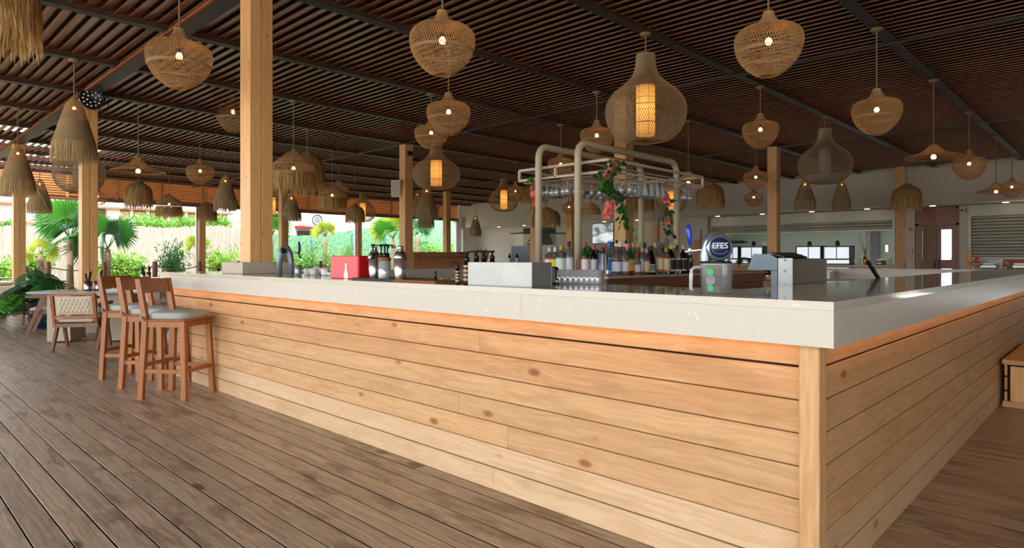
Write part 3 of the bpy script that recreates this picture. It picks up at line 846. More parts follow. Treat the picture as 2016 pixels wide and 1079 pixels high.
for z in (.36, .5, .64, .78, .93): lw.tube([(.121 * math.cos(j * .3927), .121 * math.sin(j * .3927), -z * 1.09) for j in range(16)], .0025, 4, False, True, True)
me_lw = lw.mesh('liner wires', 'cord')
ZC = 3.95
def pendant(kind, x, top, bot, wpx, label, cy=None, d=None, off=False, tilt=None, zc=ZC, ring=False):
    """x: column of the cord; cy: row of the ceiling rose (gives the depth), or d"""
    if cy is not None: d = F * (zc - CH) / (YH - cy)
    kk_ = (x - CX) / F; yk = d * (SS - kk_ * CC); yk = PY0 + PYD * round((yk - PY0) / PYD); d = yk / (SS - kk_ * CC)   # every lamp hangs from a roof beam
    X, Y = PD(x, d); z = ZZ(top, d)
    wid = wpx * d / F / math.sqrt(1 + kk_ * kk_); k = K[kind]
    hs = (bot - top) * d / F / k['H'] if bot else wid
    hs = min(max(hs, wid * .75), wid * 1.45)
    t = thing('pendant_lamp', label, 'lamp', (X, Y, z), R.uniform(0, 6.28), 'woven pendant lamps')
    if tilt: t.rotation_euler = (tilt[0], tilt[1], 0)
    for nm, me in k['parts']: inst(nm, me, t, (0, 0, 0), (wid, wid, hs))
    bz, br = k['bulb']
    if kind.startswith('onion'):
        inst('inner_shade', me_liner_off if off else me_liner, t, (0, 0, 0), (wid, wid, hs)); w_ = inst('wire_frame', me_lw, t, (0, 0, 0), (wid, wid, hs))
        if not off: inst('bulb', me_bulb, t, (0, 0, -bz * hs * 1.09), (.06, .06, .07))
    else:
        r_ = max(br * wid * 2.0, .03)
        b = inst('bulb', me_bulb, t, (0, 0, -bz * hs * k['H']), (r_, r_, r_)); inst('socket', me_sock, b)
    if tilt is None:
        if zc - z > .03:
            inst('cord', me_cord, t, (0, 0, -.02), (.0085, .0085, zc - z + .02))
            inst('ceiling_rose', me_rose, t, (0, 0, zc - z), (1.1, 1.1, 1.1))
        if ring: inst('handle', MB().tube([(.10 * wid * math.cos(a * .3927), 0, .13 * wid * math.sin(a * .3927)) for a in range(9)], .008, 6).mesh('ring', 'cord'), t)
        inst('inner_cord', me_cord, t, (0, 0, -(bz * hs * k['H']) + .03), (.004, .004, bz * hs * k['H'] - .02 if bz * hs * k['H'] > .03 else .01))
    else:
        c = inst('cord', me_cord, t, (0, 0, 0), (.005, .005, zc - z)); c.rotation_euler = t.matrix_basis.to_3x3().inverted().to_euler()
    return t
PL = [
 ('mop', 0, -75, 114, 172, dict(d=4.6), 'shaggy straw lamp cut off by the top left corner'),
 ('boat', 353, 57, 173, 135, dict(d=5.3), 'boat shaped rattan lamp left of the large post near the picture top'),
 ('bell', 146, 193, 326, 97, dict(cy=119), 'large fringed jute bell lamp beside the stage light'),
 ('bell', 35, 287, 388, 76, dict(cy=212), 'fringed jute bell lamp at the far left in front of a timber post'),
 ('bell_far', 78, 352, 423, 52, dict(cy=303), 'smaller fringed jute bell lamp right of the far left one'),
 ('onion', 156, 262, 379, 107, dict(d=14.5, off=True), 'large round onion lamp behind the post with the stage light'),
 ('hat', 272, 310, 338, 112, dict(cy=203), 'wide flat hat shaped lamp above the straw dome lamp'),
 ('boat', 394, 314, 363, 57, dict(cy=257), 'boat shaped lamp left of the big post, at eye level of the louvres'),
 ('bell_far', 444, 345, 419, 50, dict(cy=296), 'fringed jute bell lamp touching the left side of the big post'),
 ('mop', 273, 358, 417, 57, dict(d=15.6), 'straw dome lamp hanging under the flat hat lamp'),
 ('drum', 333, 381, 431, 52, dict(cy=326), 'small lattice band straw lamp over the hedge at left'),
 ('mop', 407, 400, 441, 41, dict(d=20), 'small straw dome lamp in front of the slim perimeter post'),
 ('boat_far', 192, 372, 404, 44, dict(d=17), 'small boat lamp peeping out right of the stage light post'),
 ('boat', 459, 188, 260, 68, dict(d=11.3), 'boat shaped lamp half hidden by the left edge of the big post'),
 ('drum', 578, 292, 384, 84, dict(cy=197), 'large lattice band straw lamp right of the big post'),
 ('mop', 605, 304, 380, 70, dict(cy=251), 'straw lamp just behind the large lattice band one'),
 ('drum', 654, 360, 418, 54, dict(cy=293), 'middle sized lattice band straw lamp over the yellow palm'),
 ('drum', 667, 353, 400, 40, dict(cy=322), 'straw cone lamp behind the middle sized lattice band lamp'),
 ('mop', 699, 404, 443, 38, dict(d=19.5), 'small straw dome lamp beside a lit onion lamp over the red box'),
 ('onion_far', 714, 380, 436, 51, dict(d=25), 'lit onion lamp over the red box'),
 ('onion_far', 537, 368, 426, 51, dict(d=23), 'lit onion lamp touching the right side of the big post'),
 ('bell_far', 574, 382, 437, 40, dict(d=20), 'bell lamp with pale fringe beside the slim post'),
 ('boat', 883, 183, 264, 86, dict(d=8.8), 'boat shaped lamp hanging second from the top in the middle stack'),
 ('boat', 871, 22, 147, 129, dict(d=5.75), 'large boat shaped lamp at the top of the middle stack'),
 ('boat', 849, 235, 293, 66, dict(cy=184), 'boat shaped lamp partly behind the second one of the middle stack'),
 ('onion', 859, 285, 372, 94, dict(d=12.5), 'lit onion lamp at the foot of the middle stack'),
 ('bell_far', 840, 366, 433, 45, dict(d=18.5), 'fringed bell lamp right under the lit onion lamp of the middle stack'),
 ('bell_far', 839, 392, 451, 33, dict(d=24), 'farther bell lamp showing below the one under the onion lamp'),
 ('bell_far', 822, 376, 426, 26, dict(d=25), 'dark bell lamp behind, next to the post with the loudspeaker'),
 ('bell_far', 936, 424, 467, 24, dict(d=27), 'smallest bell lamp in front of the white wall'),
 ('onion_far', 992, 352, 416, 58, dict(cy=340), 'lit onion lamp left of the glass rack'),
 ('boat_far', 1015, 358, 398, 31, dict(d=17), 'small boat lamp touching the left end of the glass rack'),
 ('mop', 1052, 362, 403, 53, dict(d=17.5), 'straw lamp behind the left end of the glass rack'),
 ('boat', 1104, 300, 350, 51, dict(d=13), 'boat shaped lamp inside the glass rack frame at left'),
 ('boat', 1175, 238, 300, 66, dict(cy=178), 'boat shaped lamp behind the top of the front rack pipe'),
 ('onion', 1271, 108, 279, 160, dict(cy=67), 'largest lit onion lamp above the glass rack'),
 ('mop', 1075, 410, 447, 56, dict(d=17.5), 'wide straw lamp behind the left rack pipe, over the drink machines'),
 ('boat_far', 1120, 396, 421, 27, dict(d=20), 'small boat lamp under the hanging glasses'),
 ('dome', 1163, 400, 423, 40, dict(d=18), 'woven bowl lamp under the hanging glasses'),
 ('onion_far', 1321, 350, 418, 62, dict(d=19.5), 'round lamp behind the right rack pipe'),
 ('mop', 1268, 376, 421, 41, dict(d=21), 'straw lamp behind the coral flowers, between rack pipes'),
 ('hat', 1355, 338, 362, 94, dict(cy=233), 'flat hat lamp at the right end of the glass rack'),
 ('mop', 1398, 360, 415, 56, dict(cy=311), 'straw dome lamp right of the glass rack'),
 ('boat', 1497, 224, 291, 73, dict(cy=169), 'boat shaped lamp above the timber post behind the dispenser'),
 ('boat_far', 1488, 328, 373, 49, dict(cy=291), 'boat lamp left of the timber post, upper one of two'),
 ('boat_far', 1484, 373, 406, 37, dict(d=20), 'small boat lamp left of the timber post, lower one of two'),
 ('onion', 1624, 254, 361, 110, dict(cy=232, off=True, ring=True), 'unlit grey onion lamp with a ring handle'),
 ('bell_far', 1585, 354, 415, 45, dict(d=18.5), 'fringed bell lamp under the unlit onion lamp, left one'),
 ('bell_far', 1657, 354, 417, 40, dict(d=20), 'fringed bell lamp under the unlit onion lamp, right one'),
 ('boat', 1513, 24, 149, 138, dict(d=5.4), 'large boat shaped lamp at the top right of the picture'),
 ('boat', 1726, 175, 264, 102, dict(cy=59), 'boat shaped lamp on a long cord above the double door'),
 ('hat', 1838, 285, 310, 122, dict(cy=157), 'tilted flat hat lamp right of the long corded one'),
 ('boat', 1908, 296, 353, 69, dict(cy=225), 'boat shaped lamp in front of the white bulkhead at right'),
 ('mop', 1785, 364, 419, 62, dict(cy=315), 'straw dome lamp in front of the post beside the double door'),
 ('hat', 1961, 360, 378, 82, dict(cy=269), 'small flat hat lamp near the right picture edge'),
 ('boat_far', 1992, 350, 389, 50, dict(cy=300), 'boat lamp cut by the right picture edge'),
]
for kind, x, tp_, bt_, w_, kw, lab in PL:
    pendant(kind, x, tp_, bt_, w_, lab, **kw)

# ================================================================ STAGE LIGHT, LOUDSPEAKERS
d = 10.35
X, Y = PD(181, d)
t = thing('stage_light', 'black round stage light with many small lenses, on the left timber post', 'stage light', (X, Y, ZZ(195, d)))
t.rotation_euler = (0, 0, math.atan2(-Y, -X) + math.pi / 2)
r_ = 20 * d / F
def ylathe(mb, prof, n=24):
    """lathe about the local y axis, front towards -y"""
    q = MB().lathe(prof, n); mb.add([(x, -z, y) for x, y, z in q.v], q.f, True); return mb
ylathe(MB(), [(r_ * .55, -.16), (r_ * .95, -.12), (r_ * 1.05, 0), (r_ * 1.05, .035), (r_ * .95, .04), (r_ * .88, .02), (.0001, .02)]).build('housing', 'black', t)
for n_, rr, o_ in ((12, .72, 0), (6, .38, .3)):
    for q in range(n_):
        a = 2 * math.pi * q / n_ + o_; px, pz = r_ * rr * math.cos(a), r_ * rr * math.sin(a)
        m = MB(); q2 = MB().lathe([(r_ * .12, 0), (r_ * .11, .02), (.0001, .026)], 10); m.add([(px + a1, -.022 - c1, pz + b1) for a1, b1, c1 in q2.v], q2.f, True)
        m.build('lens', 'chrome2', t)
MB().tube([(-r_ * 1.1, .06, 0), (-r_ * 1.15, .06, r_ * .7), (-r_ * .7, .06, r_ * 1.12), (r_ * .7, .06, r_ * 1.12), (r_ * 1.15, .06, r_ * .7), (r_ * 1.1, .06, 0)], .012, 6).build('yoke', 'black', t)
MB().tube([(r_ * .6, .1, -r_ * .8), (r_ * 1.2, .1, -r_ * 1.2), (r_ * 1.4, .1, -r_ * .2), (r_ * 1.3, .1, r_ * .6)], .006, 5).build('cable', 'black', t)
def speaker(x, y, d, h, label, rz=0.0):
    X, Y = PD(x, d); t = thing('loudspeaker', label, 'speaker', (X, Y, ZZ(y, d)), rz); t.rotation_euler = (math.radians(15), 0, rz)
    hh = h * d / F / 2
    m = MB(); m.add([(-.11, -.1, -hh), (.11, -.1, -hh), (.08, .1, -hh * .9), (-.08, .1, -hh * .9), (-.11, -.1, hh), (.11, -.1, hh), (.08, .1, hh * .9), (-.08, .1, hh * .9)],
          [(3, 2, 1, 0), (4, 5, 6, 7), (0, 1, 5, 4), (1, 2, 6, 5), (2, 3, 7, 6), (3, 0, 4, 7)]); m.build('cabinet', 'white', t)
    MB().box(-.095, .095, -.108, -.101, -hh * .9, hh * .9).build('grille', 'stone_in', t)
    MB().box(-.02, .02, .08, .16, -.03, .03).build('bracket', 'black', t)
speaker(780, 370, 15.15, 33, 'white loudspeaker on the left side of a timber post, behind the shakers', math.radians(-40))
speaker(911, 438, 28, 24, 'white loudspeaker at the corner of the back wall and garden', math.radians(-30))
speaker(1290, 428, 25.2, 22, 'white loudspeaker on the back wall post right of the rack', math.radians(-60))
X, Y = PD(798, 15.05)
X, Y = PD(799.5, 15.2)
tag(MB().box(X - .05, X + .04, Y - .19, Y - .115, ZZ(301, 15) - .05, ZZ(301, 15) + .05).build('junction_box', 'black'), 'small black box high on the timber post with the loudspeaker', 'box')
# ================================================================ BOTTLE TABLE, RACK, GLASSES
TZ = 1.065
bt = thing('bottle_counter', 'wooden service counter with a stone top carrying the bottles', 'counter')
MB().bbox(5.32, 9.3, 3.79, 5.95, TZ - .025, TZ, .003).build('top', 'conc', bt)
M['brownw'] = wood('brown cabinet wood', '#7c4a2a', '#9a6238', 'X', .5, 40, 0)
MB().box(5.36, 9.2, 3.85, 5.9, .0, TZ - .13).build('cabinet', 'brownw', bt)
for a, b in ((5.34, 5.92), (5.93, 7.2), (7.21, 8.6), (8.61, 9.25)): MB().bbox(a, b, 3.82, 3.85, TZ - .14, TZ - .026, .002).build('panel', 'brownw', bt)
MB().bbox(5.33, 5.355, 3.83, 5.93, TZ - .14, TZ - .026, .002).build('panel', 'brownw', bt)

rack = thing('glass_rack', 'cream metal hanging glass rack on two bent pipe arches', 'rack')
def arch(y, x0, x1, zt, z0):
    r = .16; pts = [(x0, y, z0), (x0, y, zt - r)]
    for a in range(1, 7): an = math.pi / 2 * a / 6; pts.append((x0 + r - r * math.cos(an), y, zt - r + r * math.sin(an)))
    for a in range(0, 7): an = math.pi / 2 * a / 6; pts.append((x1 - r + r * math.sin(an), y, zt - r + r * math.cos(an)))
    pts.append((x1, y, z0))
    MB().tube(pts, .046, 18).build('pipe_arch', 'rackp', rack)
    for x in (x0, x1): MB().cyl(x, y, TZ, TZ + .012, .075, 18).build('base_flange', 'rackp', rack)
arch(5.0, 6.37, 8.8, 2.71, TZ); arch(5.66, 6.37, 8.85, 2.74, TZ)
rx0, rx1, ry0, ry1, rz0, rz1 = 6.5, 8.9, 4.62, 6.13, 2.325, 2.465
e = .016
for z in (rz0, rz1):
    for y in (ry0, ry1): MB().box(rx0, rx1, y - e, y + e, z - e, z + e).build('rail', 'rackp', rack)
    for x in (rx0, rx1): MB().box(x - e, x + e, ry0, ry1, z - e, z + e).build('rail', 'rackp', rack)
for x in (rx0, rx1):
    for y in (ry0, (ry0 + ry1) / 2 + .1, ry1): MB().box(x - e, x + e, y - e, y + e, rz0, rz1).build('upright', 'rackp', rack)
for k in range(16):                                           # rods that hold the glass feet
    x = rx0 + .09 + k * .15
    MB().tube([(x, ry0 - .02, rz0 - .03), (x, ry0 + .01, rz0 - .03), (x, ry1 - .01, rz0 - .03), (x, ry1, rz0)], .006, 5).tube([(x, ry0, rz0 + .0), (x, ry0 - .025, rz0 - .015), (x, ry0 - .02, rz0 - .03)], .006, 5).build('glass_runner', 'rackp', rack)
for y in (5.0, 5.66): MB().box(rx0, rx1, y - .015, y + .015, rz1 - .01, rz1 + .01).build('cross_rail', 'rackp', rack)
# glasses hang upside down
clearm('gl2', '#fafcfc', .45, haze=.24)
M['flute'] = plain('white frosted flute', '#dfe4e6', .3)
M['flute'] = plain('white frosted glass', '#dde6ea', .35, transl=.4)
wine = MB().lathe([(.034, 0), (.034, -.003), (.004, -.008), (.004, -.085), (.02, -.10), (.039, -.13), (.04, -.155), (.031, -.20), (.0295, -.2), (.0385, -.155), (.037, -.13), (.018, -.103), (.001, -.092)], 14).mesh('wine glass', 'gl2')
flute = MB().lathe([(.036, 0), (.036, -.003), (.004, -.01), (.006, -.06), (.012, -.08), (.036, -.15), (.044, -.20), (.044, -.215), (.041, -.215), (.034, -.15), (.01, -.09)], 14).mesh('white glass', 'flute')
gz = rz0 - .024
gi = 0
for k in range(9):
    for j in range(8):
        x = rx0 + .165 + k * .15 + R.uniform(-.01, .01); y = ry0 + (.78 if k < 3 else .10) + j * (.09 if k < 3 else .125) + R.uniform(-.01, .01)
        if k in (5, 6, 7, 8) and j < 3: continue
        if y > ry1 - .08: continue
        o = inst('wine_glass', wine, None, (x, y, gz), (1, 1, R.uniform(.95, 1.08)), (0, 0, R.random()))
        ORD = ['first', 'second', 'third', 'fourth', 'fifth', 'sixth', 'seventh', 'eighth', 'ninth']
        tag(o, 'clear stemmed glass hanging %s from the front in the %s row from the left' % (ORD[j], ORD[k]), 'glass', 'clear glasses hanging from the rack')
for k in range(5, 9):
    for j in range(3):
        x = rx0 + .165 + k * .15 + R.uniform(-.01, .01); y = ry0 + .06 + j * .1
        o = inst('stemmed_glass', flute, None, (x, y, gz), (1, 1, 1), (0, 0, R.random()))
        tag(o, 'white stemmed glass, %s from the front, %s of the four white rows' % (ORD[j], ORD[k - 5]), 'glass', 'white glasses hanging from the rack')
for k in (13, 14):
    o = inst('wine_glass', wine, None, (rx0 + .165 + (k - .6) * .15, ry0 + .1, gz), (1.3, 1.3, 1.05)); tag(o, 'clear wine glass alone at the right end of the rack, ' + ('left one' if k == 13 else 'right one'), 'glass')

# hanging flower garlands
def leafquad(mb, p, d, n_, L, Wd):
    p = Vector(p); d = Vector(d).normalized(); n_ = Vector(n_); a = d.cross(n_)
    if a.length < .01: a = d.cross(Vector((1, .2, 0)))
    a.normalize(); up = a.cross(d)
    vs = [p, p + d * L * .45 + a * Wd / 2 + up * L * .06, p + d * L, p + d * L * .45 - a * Wd / 2 + up * L * .06, p + d * L * .5 - up * L * .03]
    mb.add([tuple(v) for v in vs], [(0, 1, 4), (1, 2, 4), (2, 3, 4), (3, 0, 4)])
def rv(s=1): return Vector((R.uniform(-s, s), R.uniform(-s, s), R.uniform(-s, s)))
def garland(label, pts, leafs, flowers, rad, leafL=.055):
    t = thing('flower_garland', label, 'garland', pts[0])
    o = Vector(pts[0]); P_ = [Vector(p) - o for p in pts]
    MB().tube([tuple(p) for p in P_], .004, 5).build('vine_stem', 'leafd', t)
    def at(u):
        u *= len(P_) - 1; i = min(int(u), len(P_) - 2); return P_[i].lerp(P_[i + 1], u - i)
    for (u0, u1, n_, ll, mat) in leafs:
        for q in range(n_):
            u = R.uniform(u0, u1); p = at(u) + rv(rad); mb = MB()
            leafquad(mb, p, rv() + Vector((0, 0, -.8)), rv(), ll * R.uniform(.7, 1.2), ll * .6); mb.build('leaf', mat, t)
    for (u0, u1, n_) in flowers:
        for q in range(n_):
            p = at(R.uniform(u0, u1)) + rv(rad * .55); mb = MB()
            ax = rv().normalized()
            for k in range(5):
                a = k * 1.257; side = ax.orthogonal().normalized(); side.rotate(Matrix.Rotation(a, 3, ax)); leafquad(mb, p, side + ax * .4, ax, .05, .045)
            mb.build('flower', 'flower', t)
def gp(x, y, Y=4.58):
    X, z = onY(x, y, Y); return (X, Y, z)
garland('big garland of leaves and coral flowers at the near corner of the rack', [gp(1212, 322), gp(1190, 345), gp(1197, 370), gp(1200, 400), gp(1198, 425)], [(0, .6, 46, .12, 'leafd'), (0, .5, 20, .10, 'leaf')], [(0, .28, 20), (.72, 1, 26)], .075)
garland('long drooping leaf garland below the rack, in front of the timber post', [gp(1215, 375), gp(1225, 400), gp(1230, 430), gp(1240, 460), gp(1243, 485)], [(0, .55, 44, .10, 'leafd'), (.3, 1, 26, .10, 'leaf')], [], .055)
garland('garland of coral flowers and leaves hanging at the right end of the rack', [gp(1310, 385, 4.7), gp(1312, 400, 4.7), gp(1311, 425, 4.7), gp(1318, 460, 4.7)], [(.2, 1, 36, .11, 'leafd')], [(0, .4, 22), (.7, .9, 8)], .055)
X, z = 6.5, 0
def gx(x, y, Xp=6.46):
    Y, z = onX(x, y, Xp); return (Xp, Y, z)
garland('slim garland of coral flowers at the far left corner of the rack', [gx(1047, 345), gx(1050, 370), gx(1052, 392), gx(1056, 425)], [(0, .3, 12, .1, 'leaf'), (.6, 1, 8, .12, 'leaf')], [(.25, .8, 22)], .04)

# ---- bottles
def glassmat(name, c, tr=.9, rough=.03): M[name] = plain(name, c, rough, 0, tr, ior=1.35)
glassmat('b_clear', '#eef4f4', .92); glassmat('b_green', '#1f8a34', .7); glassmat('b_dark', '#1c0f0a', .1, .08); glassmat('b_olive', '#2c3a18', .3, .06); glassmat('b_pale', '#bfe6d8', .85); glassmat('b_red', '#3a0808', .2, .06)
def lab(name, c1, c2=None):
    m, n, l, b = new_mat(name); b.inputs['Roughness'].default_value = .55
    if c2:
        tc = n.new('ShaderNodeTexCoord'); sp = n.new('ShaderNodeSeparateXYZ'); l.new(tc.outputs['Generated'], sp.inputs[0])
        ra = n.new('ShaderNodeValToRGB'); ra.color_ramp.interpolation = 'CONSTANT'
        e = ra.color_ramp.elements; e[0].color = rgb(c2); e[1].position = .14; e[1].color = rgb(c1); x = e.new(.9); x.color = rgb(c2)
        l.new(sp.outputs['Z'], ra.inputs[0]); l.new(ra.outputs[0], b.inputs['Base Color'])
    else: b.inputs['Base Color'].default_value = rgb(c1)
    M[name] = m
lab('l_blue', '#2f7fc4', '#8ec3e6'); lab('l_white', '#e9ecef', '#c9d2dc'); lab('l_whitered', '#eceef0', '#d23a34'); lab('l_whitenavy', '#e8ecf0', '#3a4a66')
lab('l_yellow', '#f0c81e', '#a01818'); lab('l_wr', '#e8e4de', '#b83030'); lab('l_wo', '#f0e2c8', '#e8772a'); lab('l_cream', '#efd9ae', '#d9a050'); lab('l_black', '#2a2624', '#8a2a20')
lab('l_by', '#5f7fa0', '#d9c04a'); lab('l_bw', '#3a3530', '#d9d4c8'); lab('l_green', '#d8e8dc', '#2c8a50')
BS = {'tall': [(.036, 0), (.038, .01), (.038, .19), (.03, .215), (.014, .245), (.013, .29)],
      'wide': [(.046, 0), (.048, .01), (.048, .17), (.042, .195), (.018, .22), (.015, .26)],
      'square': [(.040, 0), (.042, .01), (.042, .19), (.034, .20), (.015, .212), (.014, .25)],
      'short': [(.036, 0), (.038, .01), (.038, .13), (.026, .16), (.013, .18), (.013, .20)],
      'pear': [(.042, 0), (.045, .02), (.042, .09), (.022, .18), (.014, .20), (.013, .235)]}
BM = {}
def bottle(shape, mat, lmat, cap, X, Y, z, label, s=1.0, capcol='#222222', rz=0, group='spirit bottles on the service counter'):
    key = (shape, mat)
    if key not in BM: BM[key] = MB().lathe(BS[shape], 18, sq=.5 if shape == 'square' else 0).mesh('bottle body', mat)
    t = thing('bottle', label, 'bottle', (X, Y, z), rz, group); t.scale = (s, s, s)
    inst('glass_body', BM[key], t)
    H_ = BS[shape][-1][1]; r = BS[shape][1][0]
    if lmat:
        h0, h1 = BS[shape][2][1] * .14, BS[shape][2][1] * .86
        kk = (shape, lmat)
        if kk not in BM:
            rr = r * 1.012
            if shape == 'pear': BM[kk] = MB().lathe([(rr, .02), (.0435, .09)], 18, cap=False).mesh('label', lmat)
            else: BM[kk] = MB().lathe([(rr, h0), (rr, h1)], 18, cap=False, sq=.5 if shape == 'square' else 0).mesh('label', lmat)
        inst('label', BM[kk], t)
    ck = ('cap', capcol)
    if ck not in BM:
        M['cap' + capcol] = plain('cap ' + capcol, capcol, .4)
        BM[ck] = MB().lathe([(.0155, -.03), (.0165, -.028), (.0165, .012), (.014, .016)], 12).mesh('cap', 'cap' + capcol)
    inst('cap', BM[ck], t, (0, 0, H_))
    return t
def yb(x, Y, z, *a, **k):
    X = PY(x, Y)[0]; return bottle(a[0], a[1], a[2], None, X, Y, z, *a[3:], **k)
BL = [
 (1082, 4.75, 'square', 'b_clear', 'l_wr', 'clear square bottle with white cap, left end of the bottles', 1.15, '#d8d8d8'),
 (1093, 4.6, 'square', 'b_clear', 'l_yellow', 'clear bottle with a yellow label behind the small tumblers', 1.15, '#e6e2e0'),
 (1105, 4.45, 'square', 'b_clear', 'l_green', 'clear bottle with gold cap and green and white label', 1.22, '#d9a548'),
 (1120, 4.4, 'tall', 'b_pale', 'l_white', 'pale bottle with dark cap left of the front rack pipe', 1.2, '#1e2440'),
 (1152.5, 4.25, 'tall', 'b_green', 'l_wr', 'bright green bottle with red and white label', 1.16, '#b82020'),
 (1169, 4.2, 'tall', 'b_dark', 'l_white', 'dark wine bottle with white and pink label beside the green one', 1.06, '#b85060'),
 (1187, 3.95, 'square', 'b_clear', None, 'clear bottle with black cap at the left corner of the service counter', 1.12, '#20253a'),
 (1199, 4.0, 'tall', 'b_clear', 'l_blue', 'clear bottle with bright blue label and blue cap', 1.18, '#2a6fd0'),
 (1214, 3.92, 'wide', 'b_clear', 'l_whitenavy', 'wide clear bottle with white label edged in navy', 1.1, '#9a1e24'),
 (1229, 3.9, 'wide', 'b_clear', 'l_whitered', 'wide clear bottle with white label edged in red', 1.1, '#c02028'),
 (1240.5, 3.93, 'tall', 'b_green', 'l_yellow', 'green bottle with yellow label and red cap', 1.12, '#b82020'),
 (1254, 3.9, 'short', 'b_pale', 'l_wr', 'short pale bottle with red cap and white label', 1.12, '#d02028'),
 (1265, 4.0, 'square', 'b_clear', 'l_white', 'clear bottle with pale label behind the short red capped one', 1.12, '#caa060'),
 (1273, 3.93, 'tall', 'b_clear', 'l_cream', 'slim clear bottle left of the dark liqueur bottle', .95, '#ccaa70'),
 (1282, 3.92, 'pear', 'b_dark', 'l_by', 'dark pear shaped liqueur bottle with round yellow label', 1.3, '#1e1e1e'),
 (1299, 3.95, 'tall', 'b_clear', 'l_wo', 'clear bottle with orange flower label and blue cap', 1.22, '#2860b8'),
 (1311, 3.92, 'square', 'b_clear', 'l_cream', 'clear bottle with cream label and gold cap', 1.15, '#d9b44a'),
 (1321, 3.95, 'tall', 'b_dark', 'l_bw', 'dark syrup bottle, first from the left of the four at the right', 1.12, '#e0c060'),
 (1333, 3.95, 'tall', 'b_clear', 'l_bw', 'clear syrup bottle, second of the four at the right', 1.12, '#2a2a2a'),
 (1345, 3.95, 'tall', 'b_red', 'l_bw', 'dark red syrup bottle, third of the four at the right', 1.12, '#d8c8a0'),
 (1357, 3.95, 'tall', 'b_dark', 'l_black', 'dark syrup bottle with golden cap, last of the four beside the tap', 1.12, '#e0b040'),
]
for x, Y, sh, m1, l1, lb, s, cc_ in BL: yb(x, Y, TZ + .001, sh, m1, l1, lb, s=s, capcol=cc_)
def text_mesh(body, size, mat):
    c = bpy.data.curves.new('lettering', 'FONT'); c.body = body; c.size = size; c.extrude = .0006; c.offset = .0003; c.align_x = 'CENTER'; c.align_y = 'CENTER'
    tmp = bpy.data.objects.new('lettering_curve', c); COL.objects.link(tmp); bpy.context.view_layer.update()
    me = bpy.data.meshes.new_from_object(tmp.evaluated_get(bpy.context.evaluated_depsgraph_get())); bpy.data.objects.remove(tmp); me.materials.clear(); me.materials.append(M[mat]); return me
X = PY(1240.5, 3.93)[0]; yb_ = [o for o in COL.objects if o.get('label') == 'green bottle with yellow label and red cap'][0]
va = math.atan2(-3.93, -X); inst('lettering', text_mesh('J&B', .032, 'red'), yb_, (.0392 * math.cos(va), .0392 * math.sin(va), .10), (1, 1, 1), (math.pi / 2, 0, va + math.pi / 2))
# second row, caps showing above the front row
caps2 = [(1194, '#c02028'), (1206, '#20253a'), (1221, '#e8e8e8'), (1233, '#e8e8e8'), (1246, '#c89a60'), (1258, '#c89a60'), (1269, '#2a2a2a'), (1277, '#38404a'), (1290, '#c8b070'), (1305, '#a03028'), (1316, '#30343a'), (1328, '#c8a060')]
rear = ['behind the clear corner bottle', 'behind the blue labelled bottle', 'behind the navy edged label', 'behind the red edged label', 'behind the green bottle', 'behind the short bottle', 'behind the pale labelled bottle', 'behind the slim clear bottle', 'behind the dark liqueur bottle', 'behind the orange flower bottle', 'behind the cream labelled bottle', 'behind the first syrup bottle']
for (x, c_), rr in zip(caps2, rear):
    yb(x, 4.12 + .05 * (x % 3), TZ + .001, R.choice(['tall', 'square']), R.choice(['b_clear', 'b_clear', 'b_olive', 'b_pale']), R.choice(['l_white', 'l_wr', 'l_whitenavy', 'l_cream']), 'second row bottle ' + rr, s=1.2, capcol=c_)
# two storage jars with bail lids standing among the bottles
for x, nm in ((1214, 'left'), (1232, 'right')):
    X = PY(x, 4.35)[0]; t = thing('storage_jar', 'glass storage jar with white lid and black knob behind the bottles, %s one' % nm, 'jar', (X, 4.35, TZ + .001))
    MB().lathe([(.055, 0), (.06, .02), (.06, .3), (.05, .32)], 18).build('glass_body', 'b_clear', t)
    MB().lathe([(.062, .32), (.064, .345), (.03, .36)], 18).build('lid', 'white', t); MB().lathe([(.012, .36), (.016, .385), (.008, .4)], 10).build('knob', 'black', t)
    MB().lathe([(.052, .1), (.052, .3)], 14).build('contents', 'red', t)
X = PY(1178, 4.6)[0]
tag(MB().bbox(X - .12, X + .12, 4.6, 4.85, TZ + .001, TZ + .16, .004).build('wooden_crate', 'brownw'), 'small brown crate behind the dark wine bottle', 'crate')
mb = MB()
t = thing('herb_bunch', 'green herbs heaped on the small brown crate', 'herbs', (X, 4.72, TZ + .162))
for q in range(60): leafquad(mb, rv(.08) + Vector((0, 0, .06)), rv() + Vector((0, 0, .5)), rv(), .06, .04)
mb.build('herb_leaves', 'leafd', t)

# ================================================================ THINGS ON THE LEFT COUNTER
CZ = 1.1005
def cp(x, y): X, Y, d = P(x, y, 1.10); return X, Y, d
# tap tower at the far end (seen from behind)
M['greym'] = plain('dark grey enamel', '#74828c', .3, .25)
X, Y, d = cp(561, 540.0)
X, Y = 2.72, 5.05
X, Y = PD(562, 5.65); t = thing('beer_tap', 'dark grey twin column beer tap tower beside the big timber post', 'beer tap', (X, Y, CZ), math.radians(44 - 90))
for s in (-1, 1): MB().tube([(s * .055, 0, 0), (s * .052, 0, .12), (s * .035, 0, .19), (s * .0, 0, .235)], [.022, .024, .03, .04], 14).build('column', 'greym', t)
MB().ell((0, 0, .215), .05, .045, .04, 16, 8).build('head', 'greym', t)
m = MB(); ylathe(m, [(.024, 0), (.024, .02), (.012, .024), (.012, .03)]); o = m.build('round_cap', 'black', t); o.location = (0, -.042, .215)
MB().tube([(.045, 0, .20), (.12, .0, .195)], .008, 8).build('spout_arm', 'chrome', t)
MB().tube([(.12, 0, .19), (.125, 0, .24), (.12, 0, .30)], [.008, .012, .006], 10).build('tap_handle', 'leafnavy' if 'leafnavy' in M else 'black', t)
